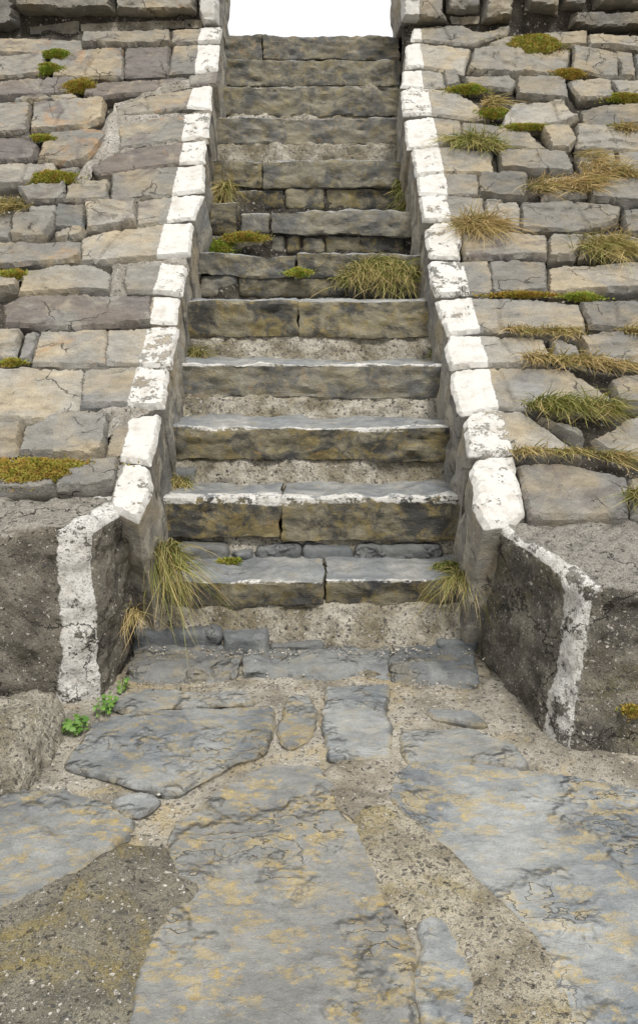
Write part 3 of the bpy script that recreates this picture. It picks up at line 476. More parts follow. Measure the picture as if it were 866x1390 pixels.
def aggregate(name, mortar, dark, peb_scale, peb_amt, stain=None, paint=False, pale=.3, bumpd=.02, topmix=None):
    """weathered concrete or lime mortar with pebbles showing"""
    n = NT(name); p = n.pos
    base = n.mix(n.step(n.noise(p, 6, 6, .66), .38, .64), mortar, dark)
    if stain: base = n.mix(n.math('MULTIPLY', n.step(n.noise(p, 4, 6, .7, .6), .48, .66), .8), base, stain)
    jit = n.vadd(p, n.vmul(n.noise(p, 45, 4, .7, col=True), (.035, .035, .035)))
    d = n.voro(jit, peb_scale); c = n.voro(jit, peb_scale, out=1)
    d2 = n.voro(jit, peb_scale * 2.6); c2 = n.voro(jit, peb_scale * 2.6, out=1)
    sp = n.t.nodes.new('ShaderNodeSeparateColor'); n.put(sp.inputs[0], c)
    sp2 = n.t.nodes.new('ShaderNodeSeparateColor'); n.put(sp2.inputs[0], c2)
    peb = n.math('MULTIPLY', n.step(d, .42, .30), n.step(sp.outputs[0], 1 - peb_amt, 1.02 - peb_amt))
    peb2 = n.math('MULTIPLY', n.step(d2, .45, .30), n.step(sp2.outputs[0], .95 - peb_amt, .97 - peb_amt))
    def pc(s_):
        a = n.mix(s_.outputs[1], (.09, .09, .095), (.34, .30, .235))
        return n.mix(n.step(s_.outputs[2], 1 - pale, 1.03 - pale), a, (.56, .53, .47))
    col = n.mix(n.math('MULTIPLY', peb2, .7), base, pc(sp2))
    col = n.mix(n.math('MULTIPLY', peb, .85), col, pc(sp))
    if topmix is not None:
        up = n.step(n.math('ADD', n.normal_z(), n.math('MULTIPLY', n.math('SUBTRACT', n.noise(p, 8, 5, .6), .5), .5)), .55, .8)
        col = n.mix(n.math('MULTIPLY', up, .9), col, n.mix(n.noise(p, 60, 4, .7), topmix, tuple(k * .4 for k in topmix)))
    pits = n.step(n.noise(p, 48, 4, .65), .40, .30)
    col = n.mix(n.math('MULTIPLY', pits, .7), col, (.035, .032, .028))
    wsp = n.step(n.noise(p, 80, 4, .6), .70, .755)
    col = n.mix(n.math('MULTIPLY', wsp, .75), col, (.60, .58, .52))
    fine = n.noise(p, 240, 3, .75)
    col = n.mix(1., col, n.grey(n.math('ADD', .3, n.math('MULTIPLY', fine, 1.4))), 'MULTIPLY')
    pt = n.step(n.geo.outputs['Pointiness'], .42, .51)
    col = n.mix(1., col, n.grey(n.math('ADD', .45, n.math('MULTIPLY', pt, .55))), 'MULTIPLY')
    h = n.math('ADD', n.math('MULTIPLY', peb, .35), n.math('ADD', n.math('MULTIPLY', peb2, .2), n.math('MULTIPLY', fine, .2)))
    h = n.math('ADD', h, n.math('ADD', n.math('MULTIPLY', n.noise(p, 26, 5, .65), .8), n.math('MULTIPLY', pits, -.5)))
    if paint:
        ck = n.voro(n.vadd(p, n.vmul(n.noise(p, 6, 5, .65, col=True), (.3, .3, .3))), 2.4, 'DISTANCE_TO_EDGE')
        ck = n.math('MULTIPLY', n.step(ck, .011, .002), n.step(n.noise(p, 2.6, 3), .44, .52))
        col, m = paint_over(n, col, h, .62, .014)
        col = n.mix(n.math('MULTIPLY', ck, .8), col, (.03, .028, .025))
        h = n.math('SUBTRACT', n.math('MULTIPLY', h, n.math('SUBTRACT', 1., n.math('MULTIPLY', m, .55))), ck)
    return n.done(col, .92, n.bump(h, bumpd, 1.), .2)

def plant_mat(name, rough=.6):
    n = NT(name)
    g = n.attr('green'); t = n.attr('along'); r = n.attr('vary')
    straw = n.mix(r, (.78, .60, .31), (.55, .40, .18))
    green = n.mix(r, (.15, .225, .035), (.33, .37, .085))
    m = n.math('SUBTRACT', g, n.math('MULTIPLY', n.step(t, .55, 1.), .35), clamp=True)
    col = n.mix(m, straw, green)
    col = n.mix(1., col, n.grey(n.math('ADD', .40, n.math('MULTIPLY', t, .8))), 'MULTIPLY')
    n.b.inputs['Subsurface Weight'].default_value = 0.
    n.done(col, rough, None, .3)
    tr = n.t.nodes.new('ShaderNodeBsdfTranslucent'); n.put(tr.inputs[0], col)
    mx = n.t.nodes.new('ShaderNodeMixShader'); mx.inputs[0].default_value = .25
    n.t.links.new(n.b.outputs[0], mx.inputs[1]); n.t.links.new(tr.outputs[0], mx.inputs[2]); n.t.links.new(mx.outputs[0], n.out.inputs[0])
    return n.m

def moss_mat():
    n = NT('moss')
    g = n.attr('green'); r = n.attr('vary'); t = n.attr('along')
    red = n.mix(r, (.46, .21, .06), (.38, .27, .06))
    green = n.mix(r, (.15, .27, .035), (.33, .42, .06))
    f = n.math('ADD', g, n.math('MULTIPLY', n.math('SUBTRACT', n.noise(n.pos, 22, 4, .6), .5), 1.6), clamp=True)
    col = n.mix(f, red, green)
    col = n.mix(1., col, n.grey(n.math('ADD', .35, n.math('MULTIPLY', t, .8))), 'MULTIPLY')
    return n.done(col, .8, None, .2)

def leaf_mat():
    n = NT('weed_leaf'); r = n.attr('vary')
    col = n.mix(r, (.055, .14, .02), (.14, .25, .045))
    return n.done(col, .45, None, .4)

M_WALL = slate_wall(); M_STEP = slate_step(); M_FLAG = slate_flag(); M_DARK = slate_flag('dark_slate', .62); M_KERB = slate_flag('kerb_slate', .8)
M_MORTAR = aggregate('lime_mortar', (.42, .385, .32), (.24, .21, .16), 75, .35, (.12, .105, .08), pale=.45)
M_WHITE = aggregate('gritty_lime', (.50, .475, .425), (.30, .275, .23), 60, .4, (.22, .19, .15), pale=.6, bumpd=.03)
M_RISER = aggregate('riser_mortar', (.54, .505, .43), (.28, .245, .175), 62, .45, (.15, .125, .07), pale=.5, bumpd=.03)
M_BED = aggregate('wall_bed', (.085, .075, .06), (.04, .035, .028), 40, .3, (.04, .035, .03), pale=.2)
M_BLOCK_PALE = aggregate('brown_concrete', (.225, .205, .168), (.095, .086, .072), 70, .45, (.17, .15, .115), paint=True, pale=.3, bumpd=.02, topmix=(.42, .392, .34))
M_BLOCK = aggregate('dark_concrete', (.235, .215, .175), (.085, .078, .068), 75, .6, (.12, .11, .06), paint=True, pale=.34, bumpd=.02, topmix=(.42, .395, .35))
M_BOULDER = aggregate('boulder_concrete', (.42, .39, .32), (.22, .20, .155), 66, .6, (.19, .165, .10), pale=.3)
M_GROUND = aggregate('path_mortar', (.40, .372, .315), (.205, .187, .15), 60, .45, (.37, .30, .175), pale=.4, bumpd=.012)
M_PATCHD = aggregate('pebbly_concrete', (.215, .20, .155), (.115, .107, .085), 80, .75, (.26, .205, .07), pale=.22, bumpd=.016)
M_PATCHR = aggregate('rough_concrete', (.47, .43, .335), (.25, .22, .16), 68, .55, (.30, .24, .10), pale=.4, bumpd=.03)
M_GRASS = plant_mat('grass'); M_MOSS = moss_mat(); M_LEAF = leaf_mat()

# ------------------------------------------------------------------ slope profile (a slightly concave sea wall)
PA, PB, PC = PROF
def prof(Y): return PA + PB * Y + PC * Y * Y
_ys = np.linspace(1.5, 8.2, 3000)
_ss = np.concatenate([[0], np.cumsum(np.hypot(np.diff(_ys), np.diff(prof(_ys))))])
def s_of(Y): return np.interp(Y, _ys, _ss)
def slope_map(q):
    """(x, s, h) -> world: s runs up the slope, h stands off it"""
    Y = np.interp(q[:, 1], _ss, _ys); d = PB + 2 * PC * Y; L = np.sqrt(1 + d * d)
    return np.stack([q[:, 0], Y - q[:, 2] * d / L, prof(Y) + q[:, 2] / L], 1)
def flat_map(q): return np.stack([q[:, 0], q[:, 1], q[:, 2]], 1)
def wall_map(Y0): return lambda q: np.stack([q[:, 0], Y0 - q[:, 2], q[:, 1]], 1)

# ------------------------------------------------------------------ stone from an outline
def chaikin(P, k=1, w=.2, rad=.006):
    for _ in range(k):
        Q = []
        for i in range(len(P)):
            a, b = P[i], P[(i + 1) % len(P)]
            L = max(1e-6, np.hypot(*(b - a))); e = min(w, rad / L)
            Q += [a + (b - a) * e, b - (b - a) * e]
        P = np.array(Q)
    return P

def stone(name, poly, mapf, mat, parent=None, res=.014, top=.03, depth=.12, gap=.005, seed=0, rough=.006, facet=1., terr=0., tilt=0., edge=.012,
          round_=.02, paint=None, wear=.3, attrs=None, skirt=3, smooth_top=False, wob=.008, vcuts=0, crad=.006, nf=4):
    rg = np.random.default_rng(seed + 101)
    P = np.array(poly, float)
    A = .5 * np.sum(P[:, 0] * np.roll(P[:, 1], -1) - np.roll(P[:, 0], -1) * P[:, 1])
    if A < 0: P = P[::-1]
    # move the outline inwards by the joint width
    n = len(P); Q = []
    for i in range(n):
        a, b, c = P[i - 1], P[i], P[(i + 1) % n]
        e1 = (b - a) / max(1e-6, np.hypot(*(b - a))); e2 = (c - b) / max(1e-6, np.hypot(*(c - b)))
        n1 = np.array([-e1[1], e1[0]]); n2 = np.array([-e2[1], e2[0]]); m = n1 + n2; l = np.hypot(*m)
        Q.append(b + (m / l * min(gap / max(.4, l / 2), gap * 2) if l > .2 else 0))
    P = chaikin(np.array(Q), 1 if crad < .01 else 2, .3, crad)
    B = []
    for i in range(len(P)):
        a, b = P[i], P[(i + 1) % len(P)]; k = max(1, int(np.hypot(*(b - a)) / res))
        for j in range(k): B.append(a + (b - a) * j / k)
    B = np.array(B); z3 = np.zeros((len(B), 1))
    B3 = np.hstack([B, z3]); off = np.stack([fbm(B3, 9, seed, 3), fbm(B3, 9, seed + 50, 3)], 1) * wob
    off += np.stack([vn(B3, 45, seed + 3), vn(B3, 45, seed + 4)], 1) * wob * .35
    B = B + off
    lo, hi = B.min(0), B.max(0)
    gx, gy = np.meshgrid(np.arange(lo[0], hi[0], res), np.arange(lo[1], hi[1], res * .87))
    gx = gx + (np.arange(gx.shape[0]) % 2)[:, None] * res * .5
    I = np.stack([gx.ravel(), gy.ravel()], 1) + rg.uniform(-.22, .22, (gx.size, 2)) * res
    def inside_dist(X):
        a = B; b = np.roll(B, -1, 0); d = np.full(len(X), 9.); ins = np.zeros(len(X), bool)
        for s in range(0, len(X), 4000):
            x = X[s:s + 4000][:, None, :]; ab = b - a
            t = np.clip(((x - a) * ab).sum(2) / np.maximum(1e-12, (ab * ab).sum(1)), 0, 1)
            d[s:s + 4000] = np.sqrt((((a + ab * t[..., None]) - x) ** 2).sum(2)).min(1)
            cond = (a[:, 1] > x[..., 1]) != (b[:, 1] > x[..., 1])
            xi = a[:, 0] + (x[..., 1] - a[:, 1]) * ab[:, 0] / np.where(ab[:, 1] == 0, 1e-9, ab[:, 1])
            ins[s:s + 4000] = (np.sum(cond & (x[..., 0] < xi), 1) % 2) == 1
        return ins, d
    ins, d = inside_dist(I)
    I = I[ins & (d > res * .55)]
    allp = [Vector((float(x), float(y))) for x, y in np.vstack([B, I])]
    nb = len(B)
    vo, eo, fo, ov, oe, of = delaunay_2d_cdt(allp, [(i, (i + 1) % nb) for i in range(nb)], [], 1, 1e-6)
    V = np.array([(v.x, v.y) for v in vo]); F = [tuple(f) for f in fo]
    _, D = inside_dist(V)
    cleft = np.zeros(len(V)); isb = np.zeros(len(V), bool); idx = {}
    for vi, src in enumerate(ov):
        for s in src:
            if s < nb: isb[vi] = True; idx[s] = vi
    D[isb] = 0
    c = (lo + hi) / 2; half = (hi - lo) / 2
    V3 = np.hstack([V, np.full((len(V), 1), seed * .37 % 9)])
    sh = smooth(D + fbm(V3, 14, seed + 9, 2) * edge * .3, 0, edge * 1.6)
    h = top * sh ** .6
    if facet:
        fs = np.zeros(len(V))
        for k in range(nf):
            an = rg.uniform(0, 6.283); dr = np.array([math.cos(an), math.sin(an)])
            ext = abs(dr[0]) * half[0] + abs(dr[1]) * half[1]
            o = rg.uniform(.62, 1.05) * ext; sl = rg.uniform(.1, .6)
            wv = fbm(V3, 7, seed + k * 3, 3) * .018
            fs = np.maximum(fs, np.clip(((V - c) @ dr - o + wv), 0, None) * sl)
        h = h - np.minimum(fs, top * .95 + .02) * facet
    if terr:
        t = fbm(V3 * np.array([1, 1.8, 1]), 1.7, seed + 21, 5, .5) * 1.7 + (V - c) @ np.array([.5, .9]) * .8
        q = np.floor(t); fr_ = t - q
        h = h + (q - q.mean() + smooth(fr_, .86, .94) + .25 * fr_) * terr * sh
        cleft = smooth(fr_, .86, .91) * (1 - smooth(fr_, .93, .985))
    h = h + sh * (fbm(V3, 6, seed + 5, 4) * rough + fbm(V3, 40, seed + 6, 3) * rough * .35)
    for k in range(vcuts):     # split lines across the stone
        cx_ = rg.uniform(lo[0] + .25 * (hi[0] - lo[0]), lo[0] + .75 * (hi[0] - lo[0]))
        dd = np.abs(V[:, 0] - cx_ - (V[:, 1] - c[1]) * rg.uniform(-.3, .3) - fbm(V3, 12, seed + k, 2) * .01)
        h = h - .012 * (1 - smooth(dd, 0, .012))
    h = h + tilt * (V[:, 1] - c[1]) + (rg.uniform(-.05, .05) * (V[:, 0] - c[0]) if facet > .2 else 0)
    hb = h.copy()
    ring = [idx[i] for i in range(nb) if i in idx]
    verts = [np.stack([V[:, 0], V[:, 1], h], 1)]
    base = len(V); prev = ring; att_d = [D]
    Bx = V[ring]; rdir = Bx - np.roll(Bx, 1, 0)
    nx = np.stack([rdir[:, 1], -rdir[:, 0]], 1); nx /= np.maximum(1e-9, np.hypot(nx[:, 0], nx[:, 1]))[:, None]
    for lv in range(1, skirt + 1):
        fr_ = (lv / skirt) ** 1.5
        hh = hb[ring] * (1 - fr_) - depth * fr_
        p3 = np.hstack([Bx, hh[:, None]])
        o = (fbm(p3, 11, seed + 33, 4) * (.016 * min(1, fr_ * 3) if depth > .3 else rough * 1.3))[:, None] * nx + nx * round_ * .25 * math.sin(min(1, fr_ * 4) * 1.57) - nx * .03 * fr_ * (depth < .3)
        verts.append(np.hstack([Bx + o, hh[:, None]])); att_d.append(np.full(len(ring), -1.))
        cur = list(range(base, base + len(ring))); base += len(ring)
        m = len(ring)
        for i in range(m):
            j = (i + 1) % m
            F.append((prev[i], cur[i], cur[j], prev[j]))
        prev = cur
    q = np.vstack(verts); W = mapf(q)
    at = dict(attrs or {}); at.setdefault('rust', 0.); at.setdefault('purp', 0.); at['wear'] = wear
    at['cleft'] = np.concatenate([cleft, np.zeros(len(q) - len(V))])
    at['rim'] = np.concatenate(att_d)
    if depth > .5:
        sk = np.arange(len(q)) >= len(V); at['purp'] = np.where(sk, .25 + .5 * vn(W, 6, seed), at['purp']); at['rust'] = np.where(sk, .1, at['rust']); at['lime'] = np.where(sk & (q[:, 2] < -.06), .5, 0.)
    if paint is not None:
        pv = paint(q[:, 0], q[:, 1]); sk = np.zeros(len(q), bool); sk[len(V):] = True
        pv = np.where(sk & (q[:, 2] < .012), -.2, pv); at['paint'] = pv
    else: at['paint'] = -1.
    # keep triangles facing outward
    a, b, c3 = W[F[0][0]], W[F[0][1]], W[F[0][2]]
    nn = np.cross(b - a, c3 - a); up = mapf(np.array([[*V[F[0][0]], 1.]]))[0] - mapf(np.array([[*V[F[0][0]], 0.]]))[0]
    if nn @ up < 0:
        nt = len(fo); F = [tuple(reversed(f)) for f in F[:nt]] + F[nt:]
    return mesh_obj(name, W, F, mat, parent, at, sharp=30)

# ------------------------------------------------------------------ rough block from eight corners
def rock(name, corners, mat, parent=None, res=.018, r=.015, amp=.006, fr=9, seed=0, strata=(1, 1, 1), low=.0, paint=None, wear=.5, attrs=None, warp=None):
    """corners: x0y0z0 x1y0z0 x0y1z0 x1y1z0 then the same for z1"""
    C = np.array(corners, float).reshape(2, 2, 2, 3)       # [z][y][x]
    L = [np.linalg.norm(C[:, :, 1] - C[:, :, 0], axis=-1).max(), np.linalg.norm(C[:, 1] - C[:, 0], axis=-1).max(), np.linalg.norm(C[1] - C[0], axis=-1).max()]
    N = [max(2, min(160, int(math.ceil(l / res)))) for l in L]
    vid = {}; V = []; F = []
    def vert(i, j, k):
        key = (i, j, k)
        if key not in vid: vid[key] = len(V); V.append(key)
        return vid[key]
    for ax in range(3):
        u, v = [(1, 2), (2, 0), (0, 1)][ax]
        for side in (0, N[ax]):
            for a in range(N[u]):
                for b in range(N[v]):
                    qd = []
                    for (da, db) in ((0, 0), (1, 0), (1, 1), (0, 1)):
                        key = [0, 0, 0]; key[ax] = side; key[u] = a + da; key[v] = b + db
                        qd.append(vert(*key))
                    F.append(tuple(qd) if side else tuple(reversed(qd)))
    K = np.array(V, float); dims = np.array(L); P = (K / np.array(N) - .5) * dims
    rr = min(r, *(dims * .45)); inner = np.clip(P, -(dims / 2 - rr), dims / 2 - rr); dv = P - inner
    ln = np.maximum(1e-9, np.linalg.norm(dv, axis=1))[:, None]; dirn = dv / ln
    P2 = inner + dirn * rr
    t = P2 / dims + .5
    def tri(t):
        x, y, z = t[:, 0:1], t[:, 1:2], t[:, 2:3]; s = 0
        for kz in (0, 1):
            for ky in (0, 1):
                for kx in (0, 1):
                    s = s + (z if kz else 1 - z) * (y if ky else 1 - y) * (x if kx else 1 - x) * C[kz, ky, kx]
        return s
    W = tri(t); W2 = tri(t + dirn * .01 / dims); nrm = W2 - W; nrm /= np.maximum(1e-9, np.linalg.norm(nrm, axis=1))[:, None]
    S = W * np.array(strata)
    d = fbm(S, fr, seed, 4, .55) * amp + vn(W, 2.2, seed + 77) * low + vn(S, fr * 9, seed + 5) * amp * .22
    W = W + nrm * d[:, None]
    if warp is not None: W = warp(W)
    at = dict(attrs or {}); at.setdefault('rust', 0.); at.setdefault('purp', 0.); at['wear'] = wear
    at['rim'] = 1.
    at['paint'] = paint(W, nrm) if paint is not None else -1.
    return mesh_obj(name, W, F, mat, parent, at)

def box8(x0, x1, y0, y1, z0, z1, lean=0.):
    return [(x0, y0 + lean, z0), (x1, y0 + lean, z0), (x0, y1, z0), (x1, y1, z0), (x0, y0, z1), (x1, y0, z1), (x0, y1, z1), (x1, y1, z1)]

rnd = random.Random(5)

# ================================================================== ground
def axis(fine0, fine1, st, far):
    a = list(np.arange(fine0, fine1, st)); lo = [fine0 - st]; hi = [fine1]
    w = st
    while -lo[-1] < far: w *= 1.45; lo.append(lo[-1] - w)
    w = st
    while hi[-1] < far: w *= 1.45; hi.append(hi[-1] + w)
    return np.array(lo[::-1] + a + hi)
gx = axis(-2.2, 2.2, .022, 400); gy = axis(.7, 3.3, .022, 400)
X, Y = np.meshgrid(gx, gy); P = np.stack([X.ravel(), Y.ravel(), np.zeros(X.size)], 1)
nearm = (1 - smooth(np.abs(P[:, 0]), 2, 5)) * (1 - smooth(np.abs(P[:, 1] - 1.8), 1.5, 4))
P[:, 2] = -.008 + (fbm(P, 7, 3, 5) * .008 + fbm(P, 2, 9, 2) * .006) * nearm
nx_, ny_ = len(gx), len(gy)
F = [(j * nx_ + i, j * nx_ + i + 1, (j + 1) * nx_ + i + 1, (j + 1) * nx_ + i) for j in range(ny_ - 1) for i in range(nx_ - 1)]
g = mesh_obj('ground', P, F, M_GROUND, None, {}, origin=np.zeros(3)); tag(g, None, None, None, 'structure')

for i, (lab, poly) in enumerate(FLAGS):
    big = (max(p[0] for p in poly) - min(p[0] for p in poly)) > .5
    narrow = i in (2, 3, 9)
    oc = [.75, .5, .9, .25, .35, .8, 1., 1., .1, .9, .3][i]
    o = stone('flagstone', poly, flat_map, M_FLAG, None, res=.011 if big else .008, top=.010, depth=.05, gap=-.006 if big and i != 1 else .001, seed=200 + i, rough=.004, facet=.05 if not big else .0,
              terr=.007 if i in (0, 5, 6, 7) else .0015, edge=.005, crad=.010, attrs={'ochre': oc, 'rust': .3 if oc > .7 else 0.}, wob=.012)
    tag(o, lab, 'flagstone', 'slate flagstones paving the foot of the stairs')
for i, (lab, k, poly) in enumerate(PATCH):
    o = stone('concrete_patch', poly, flat_map, {'d': M_PATCHD, 'r': M_PATCHR, 't': M_MORTAR}[k], None, res=.012, top=.008 if k == 'd' else .016, depth=.05, gap=-.018, seed=260 + i,
              rough=.006, facet=0., edge=.02, wob=.012)
    tag(o, lab, 'concrete patch', 'concrete and mortar patches in the paving')

# loose grit, shell and mortar crumbs in the joints and along the kerb
rg_ = random.Random(77); V = []; F = []
from mathutils import Matrix
def near_joint(x, y):
    def ins(P):
        r = False
        for i in range(len(P)):
            (ax, ay), (bx_, by) = P[i - 1], P[i]
            if (ay > y) != (by > y) and x < ax + (y - ay) * (bx_ - ax) / (by - ay): r = not r
        return r
    return not any(ins(e[1]) for e in FLAGS)
cnt = 0
while cnt < 900:
    x, y = rg_.uniform(-1.15, 1.15), rg_.uniform(1.33, 3.0)
    if rg_.random() < .35: x, y = rg_.uniform(-.68, .6), rg_.gauss(2.83 if rg_.random() < .5 else 3.02, .02)
    elif not near_joint(x, y): continue
    z = .006 if y < 2.92 else .05
    r = rg_.choice([.002, .003, .003, .004, .006]); s0 = len(V)
    for dx, dy, dz in ((-1, 0, 0), (0, -1, 0), (1, 0, 0), (0, 1, 0), (0, 0, 1), (0, 0, -1)):
        k = r * rg_.uniform(.6, 1.3); V.append((x + dx * k, y + dy * k, z + dz * k * .8))
    for a, b in ((0, 1), (1, 2), (2, 3), (3, 0)): F.append((s0 + a, s0 + b, s0 + 4)); F.append((s0 + b, s0 + a, s0 + 5))
    cnt += 1
M_GRIT = aggregate('grit', (.62, .59, .52), (.30, .25, .19), 20, .3, (.16, .12, .09), pale=.5)
gr_ = mesh_obj('gravel', V, F, M_GRIT, None, {}, shade=False); tag(gr_, None, None, None, 'stuff')

# ================================================================== staircase
stair = empty('stone_staircase', (-.06, 2.85, 0), 'worn slate staircase of rough stone steps with faded white nosings, climbing between two sloping walls', 'staircase')
XL, XR = -.74, .66
# the low kerb slabs at the foot
kerb_bed = rock('step', box8(-.74, .66, 2.92, 3.3, -.05, .004), M_RISER, stair, amp=.005, seed=2)
for i, (fl, fr_, bl, br) in enumerate(KERB):
    z = [.045, .042, .05][i]
    c = [(fl[0], fl[1], -.03), (fr_[0], fr_[1], -.03), (bl[0], 3.2, -.03), (br[0], 3.2, -.03), (fl[0] + .005, fl[1] + .06, z - .018), (fr_[0] - .005, fr_[1] + .06, z - .018), (bl[0], 3.2, z), (br[0], 3.2, z)]
    rock('tread_slab', c, M_KERB, kerb_bed, res=.012, r=.012, amp=.018, fr=9, strata=(1, 1, 3), seed=300 + i, low=.006, attrs={'ochre': .45})
WEAR = {1: .64, 2: .55, 3: .56, 4: .52, 5: .8, 6: .85, 7: .85, 8: .8, 9: .68, 10: .8, 11: .75, 12: .9}
WID = {1: .028, 2: .046, 3: .028, 4: .026, 5: .018, 6: .008, 7: .010, 8: .008, 9: .014, 10: .006, 11: .012, 12: .006}
for i in range(1, 13):
    Yn, Z = SY[i], SZ[i]; Zp = SZ[i - 1]; slabs = SLAB[i]
    zb = min(s[2] for s in slabs)
    back = (SY[i + 1] if i < 12 else Yn + .4) + .12
    # mortar and rubble riser set back under the slabs
    hr = zb - Zp
    lean = -.03
    mort = rock('step', box8(XL, XR, Yn + (.035 if i not in (2, 7, 8, 6) else .07), back - .02, Zp - .06, (Z - .05 if i in (7, 8) else zb + .012), {1: -.07, 2: -.05, 3: -.05, 4: -.06, 5: -.06}.get(i, -.03)), (M_BED if i in (6, 7, 8) else M_RISER), stair, res=.016, r=.02, amp=.018, fr=13, low=.012, seed=320 + i,
                attrs={'rust': .3})
    mort.data.name = 'step'
    for k, (x0, x1, z0, z1) in enumerate(slabs):
        sd = 340 + i * 5 + k
        if k == 0 and i != 7: x0 = min(x0, -.70) - .01
        if k == len(slabs) - 1: x1 = max(x1, .60) + .012
        rec = rnd.uniform(-.012, .012)
        def warp(W, sd=sd, i=i):
            q = np.stack([W[:, 0], np.zeros(len(W)), np.zeros(len(W))], 1)
            W = W.copy(); W[:, 2] += vn(q, 2.6, sd) * .008 + vn(q, 9, sd + 1) * .003; W[:, 1] += vn(q, 3., sd + 2) * .014
            return W
        def pnt(W, nrm, Yn=Yn, Z=Z, i=i, rec=rec):
            dist = np.abs(W[:, 1] - Yn - .01) * (nrm[:, 2] > .35) + np.where(nrm[:, 2] > .35, 0, .012 + (Z - W[:, 2]) * 1.2)
            gate = vn(W * np.array([1, 0, 0]), 4.2, i) * .012
            return WID[i] - dist + gate
        rock('tread_slab', box8(x0, x1, Yn + rec, back, z0, z1, rnd.uniform(.0, .025)), M_STEP, mort, res=.013, r=.009, amp=.011, fr=9, strata=(1, 1, 2.4), low=.009, seed=sd,
             paint=pnt, wear=WEAR[i], warp=warp, attrs={'rust': {4: .7, 9: .8, 12: 1., 3: .5}.get(i, .2)})
    for k, (x0, x1, z0, z1) in enumerate(STON.get(i, [])):
        up = i == 7 and k < 2
        rock('riser_stone', box8(x0, x1, Yn + (.03 if up else {1: -.055, 2: -.01, 3: .0}.get(i, .035)) + rnd.uniform(-.012, .015), Yn + .3, z0, z1, rnd.uniform(0, .02)), (M_DARK if i < 4 else M_STEP), mort, res=.014, r=.022, amp=.010, fr=9, low=.008, strata=(1, 1, 2),
             seed=420 + i * 7 + k, attrs={'rust': .0})
# coping at the head of the flight
head = rock('step', box8(-.76, .66, 7.36, 7.9, 3.19, 3.435), M_RISER, stair, amp=.01, seed=500)
head['label'] = 'mortar coping at the head of the flight'

# ================================================================== sloping walls
def backing(side):
    xi = {-1: -.735, 1: .635}[side]; xo = {-1: -3.4, 1: 3.4}[side]
    ss = np.arange(s_of(3.14), s_of(6.85), .03); xs = np.linspace(xi, xo, 90)
    V = []; F = []
    S, Xg = np.meshgrid(ss, xs, indexing='ij')
    q = np.stack([Xg.ravel(), S.ravel(), np.zeros(S.size)], 1)
    q[:, 2] = -.042 + fbm(q, 8, 17 + side, 4) * .02
    top = slope_map(q); n1, n2 = len(ss), len(xs)
    F = [(a * n2 + b, a * n2 + b + 1, (a + 1) * n2 + b + 1, (a + 1) * n2 + b) for a in range(n1 - 1) for b in range(n2 - 1)]
    # cheek: the inner side wall, down to below the steps
    base = len(top); rows = [np.array([a * n2 for a in range(n1)])]; allv = [top]
    for l in range(1, 25):
        t = l / 24
        c = top[rows[0]].copy(); c[:, 2] -= t * .85
        c[:, 0] += fbm(c, 9, 23 + side, 4) * .014
        allv.append(c); idx = np.arange(base, base + n1); base += n1
        p = rows[-1]
        F += [(p[a], p[a + 1], idx[a + 1], idx[a]) for a in range(n1 - 1)]
        rows.append(idx)
    if side > 0: F = [tuple(reversed(f)) for f in F]
    F = [tuple(reversed(f)) for f in F] if side < 0 else F
    return np.vstack(allv), F

